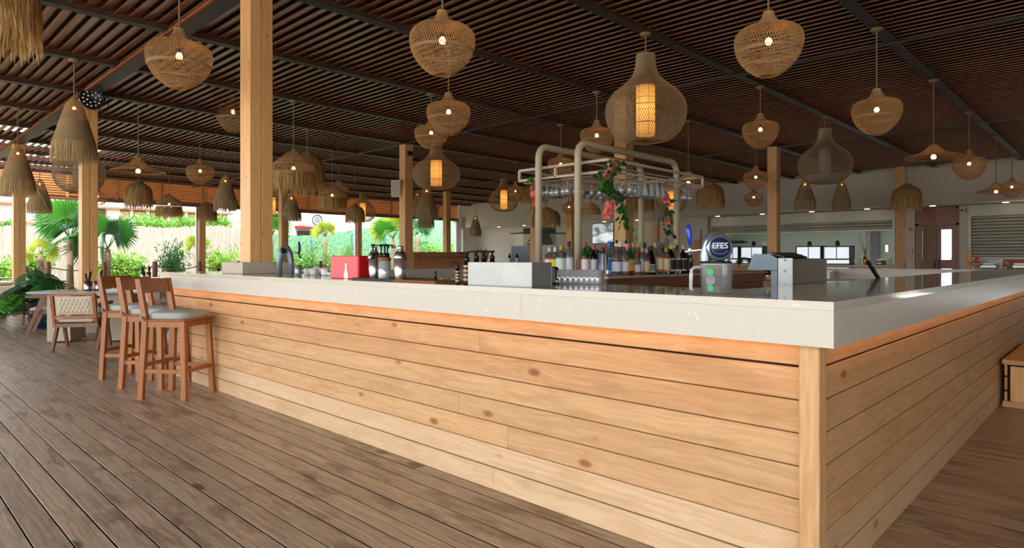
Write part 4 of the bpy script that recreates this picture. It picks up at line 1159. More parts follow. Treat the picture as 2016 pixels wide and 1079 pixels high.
MB().tube([(.115, 0, .20), (.13, 0, .15)], [.006, .008], 8).build('spout', 'black', t)
def simple(name, label, cat, prof, mat, x, y, s=1.0, group=None, z=CZ):
    X, Y, d = P(x, y, z); t = thing(name, label, cat, (X, Y, z), 0, group); t.scale = (s, s, s)
    MB().lathe(prof, 18).build('body', mat, t); return t
cupp = [(.025, 0), (.034, .01), (.038, .06), (.035, .06), (.03, .012), (.001, .008)]
for x, y, lb in ((606, 541.5, 'white cup, first of the group left of the red box'), (617, 542, 'white cup, second from the left beside the red box'), (632, 541, 'beige bowl like cup touching the far corner of the red box'), (640, 542.5, 'white cup in front of the red box edge'), (626, 539, 'white cup standing at the back of the cup group')):
    simple('cup', lb, 'cup', cupp, 'white', x, y, 1.0, 'white cups left of the red box')
simple('tumbler', 'grey metal tumbler right of the dark tap tower', 'tumbler', [(.026, 0), (.03, .005), (.032, .09), (.03, .09), (.028, .01)], 'galv', 587, 542.5)
t = simple('bowl', 'low white bowl with spout in front of the red box', 'bowl', [(.03, 0), (.06, .012), (.062, .024), (.05, .03), (.0001, .033)], 'white', 655, 542.5, .95)
# red box with a white bottle silhouette
d = 4.75; X, Y = PD(722, d)
t = thing('display_box', 'red display box with a white bottle silhouette printed on its front', 'box', (X, Y, CZ))
bw = .40; bh_ = .155
X2 = 2.62; Y0b = PX(733, 2.62)[0]
t.location = (2.55, PX(706, 2.55)[0], CZ); LB = PX(651, 2.55)[0] - PX(706, 2.55)[0]
MB().bbox(0, .19, 0, LB, 0, .168, .003).build('box_body', 'red', t)
M['redf'] = plain('pink red front', '#d8505a', .35)
MB().box(-.003, 0, .01, LB - .01, .005, .163).build('front_panel', 'redf', t)
pr = [(.032, .002), (.030, .03), (.014, .07), (.012, .112)]
m = MB(); m.add([(-.005, LB * .42 - a * .9, b) for a, b in pr] + [(-.005, LB * .42 + a * .9, b) for a, b in pr], [(0, 4, 5, 1), (1, 5, 6, 2), (2, 6, 7, 3)]); m.build('bottle_print', 'white', t)
# rubber mats
for (xa, ya, L_, lb, mt) in ((2.47, 3.35, .62, 'long black rubber bar mat under the shakers', 'black'), (2.40, 2.95, .42, 'dark wooden tray on the counter edge right of the steel shaker', 'brownw')):
    t = thing('bar_mat', lb, 'mat', (xa, ya, CZ)); MB().bbox(0, .3, 0, L_, 0, .008, .002).build('mat', mt, t); MB().bbox(.005, .295, .005, L_ - .005, .008, .014, .002).build('raised_field', mt, t)
# shakers and jars
shaker = [(.030, 0), (.034, .006), (.043, .115), (.045, .12), (.045, .126), (.034, .152), (.021, .162), (.020, .163), (.021, .185), (.018, .188), (.0001, .188)]
def shk(x, Y_, lb):
    X, Y = 0, 0
    k = (x - CX) / F; d = Y_ / (SS - k * CC); X = d * (CC + k * SS)
    t = thing('cocktail_shaker', lb, 'shaker', (X, Y_, CZ + .014), 0, 'steel cocktail shakers'); t.scale = (1.0, 1.0, 1.12)
    MB().lathe([(.030, 0), (.034, .006), (.043, .115), (.0001, .115)], 24).build('cup', 'chrome2', t); MB().lathe([(.045, .1155), (.046, .125), (.034, .152), (.022, .164)], 24).build('strainer_top', 'chrome', t); MB().lathe([(.021, .1642), (.022, .188), (.018, .192)], 20).build('cap', 'chrome2', t)
    return X
shk(737, 3.78, 'steel cocktail shaker left of the syrup jar'); shk(788, 3.40, 'steel cocktail shaker right of the syrup jar')
def pump(t, x, y, z, h=.07, rot=0):
    m = MB(); m.tube([(x, y, z), (x, y, z + h)], .005, 8).tube([(x, y, z + h), (x, y, z + h + .012)], .013, 10)
    c, s = math.cos(rot), math.sin(rot); m.tube([(x, y, z + h + .008), (x + .04 * c, y + .04 * s, z + h + .004), (x + .055 * c, y + .055 * s, z + h - .01)], .004, 6)
    m.lathe([(.014, 0), (.014, .02), (.007, .028)], 12, (x, y, z - .01)); return m.build('pump_head', 'black', t)
X = PY(757, 3.62)[0]
t = thing('syrup_jar', 'glass jar with several black pump heads between the two shakers', 'jar', (X, 3.62, CZ + .014)); t.scale = (1.1, 1.1, 1.2)
MB().lathe([(.036, 0), (.038, .004), (.038, .10), (.034, .10), (.034, .008)], 20).build('glass_body', 'gl2', t); MB().lathe([(.040, .10), (.040, .118), (.0001, .12)], 20).build('copper_lid', 'brownw', t)
for a in range(3): pump(t, .022 * math.cos(a * 2.1), .022 * math.sin(a * 2.1), .125, .055, math.radians(-60))
pump(t, -.05, .05, .12, .06, math.radians(-45))
# syrup pump bottles left of the steel box
M['spiral'] = plain('gold spiral label', '#b89a5a', .4)
def pumpbottle(x, Y_, s, lb):
    X = PY(x, Y_)[0]; t = thing('syrup_bottle', lb, 'bottle', (X, Y_, CZ), 0, 'pump bottles by the steel box'); t.scale = (s, s, s)
    MB().lathe([(.016, 0), (.017, .01), (.017, .10), (.008, .115)], 14).build('bottle_body', 'b_dark', t)
    for q in range(4): MB().lathe([(.0175, .02 + q * .022), (.0175, .03 + q * .022)], 14, cap=False).build('label_band', 'spiral', t)
    pump(t, 0, 0, .12, .03, 2.6); return t
pumpbottle(901, 2.78, .8, 'dark pump bottle with gold bands, left one beside the steel box')
pumpbottle(919, 2.72, 1.15, 'taller dark pump bottle with gold bands touching the steel box')
for k, x in enumerate((938, 953, 969)): pumpbottle(x, 3.15, 1.25, ['pump bottle rising behind the steel box, leftmost', 'pump bottle rising behind the steel box, middle', 'pump bottle rising behind the steel box, right'][k])
t = thing('steel_box', 'brushed steel bar caddy box on the counter edge', 'box', (2.40, 2.18, CZ))
MB().bbox(0, .16, 0, .48, 0, .006, .001).bbox(0, .004, 0, .48, .006, .128, .0008).bbox(.156, .16, 0, .48, .006, .128, .0008).bbox(.004, .156, 0, .004, .006, .128, .0008).bbox(.004, .156, .476, .48, .006, .128, .0008).box(.004, .156, .004, .476, .118, .122).build('steel_shell', 'galv', t)
X = PY(857, 3.2)[0]
tag(MB().lathe([(.008, 0), (.009, .05), (.004, .07)], 10).build('small_bottle', 'black', loc=(X, 3.2, CZ)), 'tiny black bottle on the counter left of the gold banded pump bottles', 'bottle')
# dark holder right of the steel box
X, Y = PY(1086, 2.45)[0], 2.45
t = thing('napkin_holder', 'black holder just right of the steel box', 'holder', (X, Y, CZ)); MB().bbox(-.025, .025, -.04, .04, 0, .10, .008).build('body', 'black', t); MB().cyl(-.015, -.055, 0, .03, .012, 10).build('chrome_foot', 'chrome', t)
# rows of tumblers
tumb = MB().lathe([(.030, 0), (.031, .002), (.034, .08), (.0325, .08), (.029, .006), (.0001, .006)], 16).mesh('tumbler', 'gl2')
n_ = 0
for k, x in enumerate((1100, 1111, 1122, 1133, 1144, 1155, 1166, 1176)):
    for j in range(2):
        Y_ = 2.42 - k * .03 + j * .1; X = PY(x + j * 3, Y_)[0]
        o = inst('tumbler', tumb, None, (X, Y_, CZ), (1, 1, 1)); tag(o, 'clear tumbler, %s from the steel box in the %s row' % (ORD[k], 'near' if j == 0 else 'rear'), 'glass', 'clear tumblers on the counter')
# ---- beer tap with badge
M['tapm'] = plain('silver enamel', '#9fb0b8', .18, .75)
M['navy'] = plain('navy badge', '#1c2c52', .3)
M['bluep'] = plain('blue handle', '#1a3fc8', .2)
X, Y = PD(1409, 3.10)
t = thing('beer_tap', 'silver beer tap tower with a round navy badge and blue handle', 'beer tap', (X, Y, CZ), math.atan2(-Y, -X) + math.pi / 2 + .12)
pts = [(-.045, .0, 0), (-.048, 0, .08), (-.047, 0, .16), (-.035, 0, .225), (.0, 0, .262)]
MB().tube(pts, [.024, .025, .028, .034, .036], 14).build('column', 'tapm', t)
MB().tube([(.045, .0, 0), (.045, 0, .08), (.045, 0, .16), (.035, 0, .22), (.0, 0, .258)], [.018, .02, .024, .03, .036], 14).build('column', 'tapm', t)
MB().lathe([(.05, 0), (.05, .01), (.04, .014)], 20).build('foot', 'tapm', t)
m = MB(); ylathe(m, [(.060, -.02), (.064, .02), (.060, .035), (.052, .042)], 28); o = m.build('badge_ring', 'tapm', t); o.location = (.012, -.015, .200)
m = MB(); ylathe(m, [(.050, .040), (.048, .047), (.0001, .049)], 28); bd = m.build('badge', 'navy', t); bd.location = (.012, -.015, .200)
fc = bpy.data.curves.new('badge lettering', 'FONT'); fc.body = 'EFES'; fc.size = .038; fc.extrude = .001; fc.align_x = 'CENTER'; fc.align_y = 'CENTER'; fc.offset = .0003
tmp = bpy.data.objects.new('badge_lettering_curve', fc); COL.objects.link(tmp); bpy.context.view_layer.update()
me_t = bpy.data.meshes.new_from_object(tmp.evaluated_get(bpy.context.evaluated_depsgraph_get())); bpy.data.objects.remove(tmp); me_t.materials.clear(); me_t.materials.append(M['white'])
tx = inst('badge_lettering', me_t, bd, (0, -.050, .008), (1, 1, 1), (math.pi / 2, 0, 0))
m = MB(); m.tube([(.034 * math.cos(a / 10 * math.pi), -.0495, -.012 - .018 * math.sin(a / 10 * math.pi)) for a in range(11)], .0012, 5); m.build('badge_arc', 'chrome', bd)
MB().tube([(-.05, 0, .195), (-.075, -.0, .19), (-.12, 0, .183)], [.012, .009, .009], 10).build('spout_arm', 'chrome2', t)
m = MB(); m.tube([(-.12, 0, .165), (-.12, 0, .215)], .011, 12).tube([(-.145, 0, .183), (-.095, 0, .183)], .007, 8); m.build('tap_body', 'chrome2', t)
MB().tube([(-.12, 0, .215), (-.121, 0, .25), (-.128, 0, .29), (-.126, 0, .312)], [.007, .012, .012, .008], 12).build('tap_handle', 'bluep', t)
MB().tube([(-.118, 0, .17), (-.112, 0, .14), (-.118, 0, .115)], [.008, .009, .007], 10).build('spout', 'black', t)
MB().lathe([(.075, .125), (.078, .13), (.07, .136)], 24).build('drip_ring', 'black', t)
# jug
X, Y = PD(1411, 2.72)
clearm('gl3', '#ffffff', .28, r=.1, haze=.07)
M['grn'] = plain('green sticker', '#3fae5e', .5)
M['dkst'] = plain('grey sticker', '#7a8488', .5)
t = thing('jug', 'clear plastic jug with handle in front of the silver tap tower', 'jug', (X, Y, CZ), math.atan2(-Y, -X) + math.pi / 2)
MB().lathe([(.056, 0), (.06, .004), (.066, .122), (.070, .128), (.067, .128), (.063, .12), (.057, .008), (.0001, .008)], 28).build('jug_body', 'gl3', t)
MB().tube([(-.062, 0, .112), (-.09, 0, .112), (-.104, 0, .1), (-.106, 0, .02), (-.098, 0, .004)], .0085, 10).build('handle', 'gl3', t)
for (zz, rr, mt, w_) in ((.093, .016, 'grn', 1), (.060, .022, 'dkst', 1), (.026, .014, 'grn', 1)):
    m = MB(); vs = []
    for q in range(16):
        a = 2 * math.pi * q / 16; th = (-.42 + rr * math.cos(a) / .066); rr0 = .0625 + .0035 * ((zz + rr * math.sin(a)) / .12) + .0012; vs.append((rr0 * math.sin(th), -rr0 * math.cos(th), zz + rr * math.sin(a)))
    m.add(vs, [tuple(range(16))]); m.build('sticker', mt, t)
# ---- drinks dispenser behind the right counter
t = thing('drinks_dispenser', 'steel and grey drinks dispenser with black sloped top behind the counter corner', 'dispenser', (0, 0, 0))
dx0 = PY(1560, 1.375)[0]; dx1 = PY(1628, 1.375)[0]; dz = 1.252
MB().bbox(dx0, dx1, 1.375, 1.41, .9, dz - .004, .003).build('side_cover', 'cover_steel', t)
MB().bbox(dx0 - .004, dx0 + .0, 1.372, 1.455, .9, dz, .0015).build('end_plate', 'galv', t)
for zz in (dz - .012, dz - .075, dz - .155):
    m = MB(); q = MB().lathe([(.007, 0), (.006, .004), (.0001, .006)], 12); m.add([(dx0 - .005 - c1, 1.413 + a1, zz + b1) for a1, b1, c1 in q.v], q.f, True); m.build('rivet', 'chrome2', t)
M['gplate'] = plain('grey blue plastic', '#6f7f8a', .45, .2)
hp = [(1.46, dz - .005), (1.5, dz + .022), (1.60, dz + .024), (1.635, dz - .07), (1.46, dz - .072)]
m = MB(); n5 = len(hp)
m.add([(dx0 + .0, y, z) for y, z in hp] + [(dx1 - .08, y, z) for y, z in hp], [tuple(range(n5)), tuple(range(2 * n5 - 1, n5 - 1, -1))] + [((j + 1) % n5, j, n5 + j, n5 + (j + 1) % n5) for j in range(n5)]); m.build('head_housing', 'gplate', t)
for k in range(9):
    xx = dx0 + .01 + k * .042; MB().beam((xx + .015, 1.425, dz + .004), (xx + .015, 1.505, dz + .031), .03, .006).build('top_louvre', 'black', t)
for k in range(4):
    MB().cyl(dx0 + .03 + k * .06, 1.53, dz - .10, dz - .07, .014, 10).build('nozzle', 'black', t); MB().cyl(dx0 + .03 + k * .06, 1.53, dz - .108, dz - .1005, .007, 8).build('nozzle_tip', 'white', t)
MB().bbox(dx0 + .005, dx1 - .09, 1.46, 1.5, .9, dz - .073, .003).build('splash_back', 'gplate', t); MB().bbox(dx0, dx1 - .05, 1.46, 1.65, .86, .9, .003).build('drip_tray', 'galv', t)
ub = MB().box(3.2, 4.5, 1.37, 1.95, .80, .858).box(3.2, 3.25, 1.37, 1.95, 0, .80).box(4.45, 4.5, 1.37, 1.95, 0, .8).build('underbar_shelf', 'galv'); tag(ub, 'steel underbar shelf behind the right counter', 'shelf')
# sink unit and white tray inside the far counter
t = thing('sink_unit', 'steel sink unit against the inside of the far counter', 'sink'); 
MB().bbox(9.75, 10.36, 2.95, 3.9, .86, .92, .003).build('steel_top', 'galv', t); MB().box(9.8, 10.36, 3.0, 3.85, 0, .86).build('cabinet', 'galv', t)
X, Y = PD(1650, 8.5)
t = thing('basin', 'small white basin beside the steel dispenser', 'basin', (10.05, 3.35, .9205)); MB().bbox(-.12, .12, -.2, .2, 0, .13, .01).build('body', 'white', t); MB().box(-.14, .14, -.24, .24, .131, .15).build('lid', 'white', t)
X0 = 6.2
t = thing('cloth_stack', 'folded white cloths on the inner edge of the right counter', 'cloths', (5.0, 1.45, .93))
tag(MB().box(-.35, .45, -.06, .35, -.06, -.003).box(-.35, -.3, -.06, .35, -.93, -.06).box(.4, .45, -.06, .35, -.93, -.06).build('cloth_stand', 'galv', loc=(5.0, 1.45, .93)), 'small steel stand carrying folded white cloths', 'stand')
for k in range(6): MB().bbox(-.25 + .004 * k, .35 - .006 * k, -.02, .28, .027 * k, .027 * k + .025, .006).build('folded_cloth', 'white', t)
X, Y, d = P(1730, 548, 1.10)
t = thing('pen_stand', 'slanted black stand on the inner edge of the right counter', 'stand', (X, Y, CZ)); MB().beam((-.01, .0, 0), (-.06, .06, .13), .05, .012).build('panel', 'black', t)
t = thing('fruit_juicer', '', '') if False else None
# ================================================================ BACK WALL AND KITCHEN
KX = XW + .3
t = thing('kitchen_counter', 'long kitchen counter with a pale top in the hatch', 'counter')
zc_ = 1.03
MB().bbox(XW - .25, XW + 1.0, yx(1763), yx(1398), zc_ - .05, zc_, .004).build('top', 'stone_in', t)
for k in range(5): MB().bbox(XW - .12, XW - .09, yx(1763), yx(1398), .10 + .175 * k, .10 + .175 * k + .17, .003).build('front_board', 'louvY' if 'louvY' in M else 'louv', t)
M['screen'] = plain('glowing cabinet glass', '#dfe8ee', .08, 0, emit='#dfeaf5', es=.4)  # brightness of panes and drawer fronts is a glow put into the material
def display(x0, x1, ya, yb_, label, split=1):
    Y0, d = PX(x1, XW + .0); Y1 = PX(x0, XW + .0)[0]; z0 = zc_ + .0; z1 = ZZ(ya, d)
    t = thing('display_cabinet', label, 'cabinet', (XW, 0, z0)); h = z1 - z0; w = .03
    MB().box(0, .5, Y0, Y1, 0, .03).box(0, .5, Y0, Y1, h - .03, h).box(0, w, Y0, Y0 + w, 0, h).box(0, w, Y1 - w, Y1, 0, h).box(0, w, Y0, Y1, h * .27, h * .27 + .03).box(.47, .5, Y0, Y1, 0, h).box(.02, .5, Y0, Y0 + .01, 0, h).box(.02, .5, Y1 - .01, Y1, 0, h).build('frame', 'black', t)
    n = split + 1; s = (Y1 - Y0 - 2 * w) / n
    for k in range(n):
        MB().box(.008, .016, Y0 + w + s * k + .015, Y0 + w + s * (k + 1) - .015, h * .27 + .04, h - .04).build('glass_pane', 'screen', t)
    MB().box(.008, .016, Y0 + w + .01, Y1 - w - .01, .04, h * .27 - .01).build('drawer_front', 'screen', t)
    return t, h
display(1430, 1454, 485, 520, 'glass display cabinet left of the post, left one')
display(1457, 1502, 485, 520, 'glass display cabinet left of the post, right one')
display(1566, 1617, 484, 520, 'glass display cabinet right of the dispenser, left one')
display(1620, 1674, 484, 520, 'glass display cabinet right of the dispenser, right one')
def kx(x, y): Y, z = onX(x, y, XW + .2); return Y, z
def kjar(x, label, mat, s=1.0):
    Y, d = PX(x, XW + .2); z = ZZ(484, PX(x, XW)[1]) + .004
    t = thing('jar', label, 'jar', (XW + .2, Y, z)); MB().lathe([(.07 * s, 0), (.075 * s, .02), (.075 * s, .13 * s), (.05 * s, .14 * s)], 14).build('jar_body', 'black', t); MB().lathe([(.055 * s, .14 * s), (.055 * s, .18 * s), (.0001, .19 * s)], 12).build('lid', mat, t)
kjar(1594, 'dark jar with tan lid on top of a display cabinet', 'cap#c89a60'); kjar(1649, 'dark jar with dark lid on top of a display cabinet', 'black'); kjar(1484, 'dark jar with a red label left of the timber post', 'red')
Y, z = kx(1450, 478); t = thing('tray', 'long black tray lid on the display cabinets left of the post', 'tray', (XW + .2, Y, z - .02)); MB().bbox(-.2, .2, -.38, .38, 0, .1, .03).build('lid', 'black', t)
for x in (1502, 1508):
    Y, z = kx(x, 480); tag(MB().box(-.01, .01, -.05, .05, 0, .14).build('notice_card', 'white', loc=(XW + .2, Y, z - .06)), 'small white notice card left of the timber post, ' + ('left one' if x == 1502 else 'right one'), 'card')
# gold vase with red sticks
Y, d = PX(1704, XW + .1)
M['gold'] = plain('gold vase', '#b98a3a', .25, .8)
t = thing('vase', 'gold bottle vase with dark red sticks on the kitchen counter', 'vase', (XW + .1, Y, zc_))
MB().lathe([(.06, 0), (.075, .03), (.075, .22), (.03, .30), (.03, .36)], 16).build('vase_body', 'gold', t)
for a, b in ((-.25, .75), (-.05, .8), (.18, .7), (.25, .55)): MB().tube([(0, 0, .34), (.0, a * .4, .34 + b * .5), (.02, a, .34 + b)], .008, 5).build('stick', 'flower' if False else 'redstick' if 'redstick' in M else 'b_redstick' if 'b_redstick' in M else 'red', t)
tag(MB().lathe([(.10, 0), (.10, .22), (.085, .22), (.085, .02)], 16).build('white_pot', 'white', loc=(XW + .1, PX(1687, XW)[0], zc_)), 'white pot beside the gold vase', 'pot')
t = thing('plate_stack', 'stack of plates left of the post beside the double door', 'plates', (XW + .15, PX(1752, XW)[0], zc_)); 
for k in range(6): MB().lathe([(.09, .035 * k), (.15, .035 * k + .025), (.15, .035 * k + .03), (.0001, .035 * k + .01)], 18).build('plate', 'white', t)
t = thing('steel_pot', 'steel pot with lid right of the gold vase', 'pot', (XW + .15, PX(1731, XW)[0], zc_)); MB().lathe([(.16, 0), (.17, .02), (.17, .14)], 18).build('pot_body', 'chrome', t); MB().lathe([(.172, .14), (.1, .18), (.0001, .19)], 18).build('lid', 'chrome', t)
# sockets and signs
def wallplate(x, y, w, h, mat, name, label, cat='sign', X=XW):
    Y, d = PX(x, X); z = ZZ(y, d); w *= d / F; h *= d / F
    o = MB().bbox(-.03, -.003, -w / 2, w / 2, -h / 2, h / 2, .006).build(name, mat, loc=(X, Y, z)); return tag(o, label, cat)
o = wallplate(1792, 452, 7, 6, 'red', 'fire_alarm', 'round red fire alarm sounder on the pillar left of the double door', 'alarm')
wallplate(1792, 494, 9, 6, 'red', 'alarm_button', 'red and white alarm button on the pillar left of the double door', 'button')
MB().bbox(-.036, -.031, -.05, .05, -.02, .02, .002).build('white_label', 'white', bpy.data.objects['alarm_button'])
o = wallplate(1120, 443, 5, 5, 'red', 'alarm_lamp', 'small red alarm lamp left of the wall television', 'alarm')
o = wallplate(1746, 489, 5, 14, 'white', 'socket_plate', 'white socket plate on the kitchen wall', 'socket', XW + 2.98)
t = thing('security_camera', 'white security camera at the corner right of the double door', 'camera', (XW - .12, PX(1897, XW)[0], onX(1897, 415, XW)[1])); MB().bbox(-.12, .1, -.06, .06, -.05, .05, .02).build('camera_body', 'white', t)
m = MB(); m.tube([(-.14, 0, 0), (-.12, 0, 0)], .04, 12); m.build('lens', 'black', t)
# television
Y1, z1 = onX(1168, 440, XW); Y0, z0 = onX(1210, 479, XW)
M['tv'] = None
m_, n_, l_, b_ = new_mat('television picture')
tc = n_.new('ShaderNodeTexCoord'); no = n_.new('ShaderNodeTexNoise'); no.inputs['Scale'].default_value = 1.3; no.inputs['Distortion'].default_value = .8
mp = n_.new('ShaderNodeMapping'); mp.inputs['Scale'].default_value = (1, 1, 2.4); l_.new(tc.outputs['Object'], mp.inputs[0]); l_.new(mp.outputs[0], no.inputs['Vector'])
ra = n_.new('ShaderNodeValToRGB'); ra.color_ramp.elements[0].position = .4; ra.color_ramp.elements[0].color = rgb('#5f6d68'); ra.color_ramp.elements[1].position = .6; ra.color_ramp.elements[1].color = rgb('#dfe6ea')
l_.new(no.outputs[0], ra.inputs[0]); l_.new(ra.outputs[0], b_.inputs['Base Color']); l_.new(ra.outputs[0], b_.inputs['Emission Color']); b_.inputs['Emission Strength'].default_value = .45; b_.inputs['Roughness'].default_value = .1
M['tv'] = m_
t = thing('television', 'wall television showing a cloudy landscape', 'television', (XW - .06, (Y0 + Y1) / 2, (z0 + z1) / 2)); hw, hh = (Y1 - Y0) / 2, (z1 - z0) / 2
MB().bbox(-.02, .05, -hw, hw, -hh, hh, .008).build('bezel', 'dark', t); MB().box(-.024, -.021, -hw + .02, hw - .02, -hh + .02, hh - .02).build('screen', 'tv', t)
# dark menu board, doorway panels
def wpanel(x0, x1, ya, yb_, mat, name, label, cat, X=XW, th=.04):
    Yb, zb = onX(x0, yb_, X); Ya, za = onX(x1, ya, X)
    o = MB().bbox(X - th, X - .003, Ya, Yb, zb, za, .005).build(name, mat); return tag(o, label, cat)
wpanel(1032, 1094, 447, 483, 'dark', 'menu_board', 'dark menu board on the wall behind the drink machines', 'board')
wpanel(1027, 1031, 446, 483, 'wall', 'board_frame', 'pale upright trim at the left of the dark menu board', 'trim')
wpanel(1380, 1386.5, 452, 530, 'brownw', 'door_side_panel', 'narrow brown wood panel left of the kitchen hatch pillar', 'panel')
wpanel(1366, 1379, 472, 545, 'louv', 'half_door', 'low orange wood half door left of the kitchen hatch', 'door')
# oval house sign
Y, d = PX(1313, XW); z = ZZ(478, d); t = thing('oval_sign', 'tall oval outline sign on the back wall right of the rack', 'sign', (XW - .02, Y, z))
MB().tube([(0, .06 * math.copysign(min(1, abs(math.cos(a)) * 1.3), math.cos(a)) * 1.2, .17 * math.sin(a)) for a in [2 * math.pi * q / 24 for q in range(24)]], .009, 6, False, True, True).build('outline', 'dark', t)
for k in range(4): MB().box(-.005, .005, -.02, .02, .06 - .045 * k, .075 - .045 * k).build('mark', 'dark', t)
# coffee grinders / drink machines on the back counter
bc = MB().bbox(20.6, 21.4, PX(1110, 21)[0] - 1.6, PX(960, 21)[0] + .2, 1.0, 1.05, .004).box(20.65, 21.35, PX(1110, 21)[0] - 1.5, PX(960, 21)[0], 0, 1.0).build('back_counter', 'stone_in'); tag(bc, 'pale back counter in front of the white wall', 'counter')
def grinder(x0, x1, label):
    Y1, d = PX(x0, 20.8); Y0 = PX(x1, 20.8)[0]; w = Y1 - Y0
    t = thing('drink_machine', label, 'machine', (20.8, Y0, 1.05)); h = ZZ(484, d) - 1.05; h2 = ZZ(459, d) - 1.05
    MB().bbox(-.15, .3, 0, w, 0, h, .02).build('machine_body', 'white', t); MB().bbox(-.16, -.151, w * .12, w * .96, .03, h - .03, .003).build('front_panel', 'gplate', t)
    m = MB(); yb_, yt = (w * .2, w * .65), (w * .12, w * .98)
    m.add([(-.12, w * .35, h + .02), (.2, w * .35, h + .02), (.2, w * .8, h + .02), (-.12, w * .8, h + .02), (-.15, w * .0, h2 - .05), (.25, w * .0, h2 - .05), (.25, w * .98, h2 - .05), (-.15, w * .98, h2 - .05)],
          [(3, 2, 1, 0), (4, 5, 6, 7), (0, 1, 5, 4), (1, 2, 6, 5), (2, 3, 7, 6), (3, 0, 4, 7)]); m.build('clear_bowl', 'gl3', t)
    MB().bbox(-.17, .27, -.02, w, h2 - .05, h2, .012).build('bowl_lid', 'black', t)
    MB().bbox(-.22, -.16, w * .06, w * .2, h - .0, h + .22, .01).build('tap', 'black', t); MB().box(-.225, -.221, w * .09, w * .17, h + .08, h + .16).build('tap_label', 'white', t)
grinder(1009, 1056, 'white drink machine with clear bowl and black lid left of the rear rack pipe')
grinder(1085, 1130, 'white drink machine with clear bowl and black lid between the two rack pipes')
for x, lb in ((1003, 'left'), (1018, 'right')):
    X = 20.3; Y, d = PX(x, X); t = bottle('tall', 'b_dark', 'l_white', None, X, Y, 1.0, 'small dark wine bottle before the drink machine, %s one' % lb, 1.7, '#d0ccc0', group='wine bottles before the drink machines')
tag(MB().bbox(20.1, 20.55, PX(1030, 20.3)[0], PX(985, 20.3)[0], .0, 1.0, .01).build('side_table', 'conc'), 'pale block table in front of the drink machines', 'table')
t = thing('clay_bowl', 'small clay bowl left of the two wine bottles', 'bowl', (20.3, PX(988, 20.3)[0], 1.0)); MB().lathe([(.08, 0), (.12, .02), (.13, .09), (.115, .09), (.1, .02), (.001, .015)], 16).build('body', 'rattan', t)
# pampas vase
X = 19.6; Y, d = PX(952, X)
t = thing('pampas_vase', 'tall bunch of dried palm leaves in a vase before the white wall', 'dried leaves', (X, Y, 0))
MB().lathe([(.14, 0), (.2, .2), (.16, .7), (.10, .95), (.13, 1.02)], 18).build('vase_body', 'conc', t)
for q in range(26):
    a = R.uniform(-1, 1); mb = MB(); pt = Vector((R.uniform(-.1, .1), a * .25, 1.25 + R.uniform(0, .35)))
    leafquad(mb, (0, a * .05, .98), pt - Vector((0, 0, .98)), (1, R.uniform(-.6, .6), 0), R.uniform(.55, .8), R.uniform(.12, .22)); mb.build('dried_leaf', 'straw' if q % 2 else 'rattan', t)
# buffet at the right edge
bf = MB().bbox(XW - .55, XW + 1.2, yx(2090), yx(1905), .85, .9, .004).box(XW - .3, XW + 1.1, yx(2090), yx(1905), 0, .85).build('buffet_counter', 'pine'); tag(bf, 'wooden buffet counter under the right grey shutter', 'counter')
tag(MB().bbox(XW - .1, XW + .02, yx(1914), yx(1903), 0, 1.48, .004).build('wood_post_short', 'pine'), 'short pine panel left of the right grey shutter', 'panel')
t = thing('fruit_bowl', 'glass bowl heaped with red and orange fruit on the buffet', 'bowl', (XW - .28, yx(1926), .9)); MB().lathe([(.05, 0), (.05, .06), (.13, .12), (.20, .24), (.19, .24), (.12, .13), (.0001, .08)], 18).build('bowl_body', 'gl3', t)
M['fr1'] = plain('red fruit', '#c8261a', .35); M['fr2'] = plain('orange fruit', '#ee8a1c', .4); M['fr3'] = plain('yellow fruit', '#f0c030', .4)
fk = 0
for q in range(14):
    a = R.uniform(0, 6.28); r_ = R.uniform(0, .13); z = .2 + .12 * (1 - r_ / .13) + R.uniform(-.02, .02)
    o = MB().ell((0, 0, 0), .05, .05, .05, 10, 6).build('fruit', R.choice(['fr1', 'fr2', 'fr3']), loc=(XW - .28 + r_ * math.cos(a), yx(1926) + r_ * math.sin(a), .9 + z)); tag(o, 'small round fruit heaped in the glass bowl on the buffet', 'fruit', 'fruit in the buffet bowl')
for x, lb, w in ((1948, 'silver chafing dish right of the fruit bowl', .42), (2010, 'silver chafing dish at the right picture edge', .35)):
    t = thing('chafing_dish', lb, 'dish', (XW - .12, yx(x), .9)); MB().bbox(-.2, .2, -w / 2, w / 2, .06, .16, .02).build('pan', 'chrome', t); MB().bbox(-.19, .19, -w / 2 + .01, w / 2 - .01, .161, .21, .03).build('lid', 'chrome2', t)
    for sx in (-1, 1):
        for sy in (-1, 1): MB().cyl(sx * .17, sy * (w / 2 - .03), 0, .06, .012, 8).build('foot', 'chrome', t)
t = thing('white_box', 'white appliance behind the first chafing dish', 'appliance', (XW + .4, yx(1945), .9)); MB().bbox(-.2, .2, -.3, .3, 0, .42, .03).build('body', 'white', t); MB().bbox(-.21, -.2, -.25, .25, .1, .35, .004).build('front_panel', 'galv', t)
t = thing('juice_jug', 'jug of orange juice between the chafing dishes', 'jug', (XW - .1, yx(1981), .9)); MB().lathe([(.08, 0), (.09, .02), (.08, .26), (.07, .26), (.075, .02)], 16).build('jug_body', 'gl3', t); MB().lathe([(.07, .02), (.072, .2), (.0001, .2)], 16).build('juice', 'fr2', t)
tag(MB().box(XW + 1.25, XW + 1.3, yx(2090), yx(1905), 0, 2.5).build('wall_buffet_back', 'brownw'), kind='structure')
# inner table and chairs glimpsed left of the dispenser
t6 = make_table(14.3, 6.35, 0, 'dark topped table seen between the tap tower and the dispenser', L=.9)
place_chair(ch, 14.2, 7.15, face(.2, -1), 'brown dining chair at the dark topped table beyond the service counter')
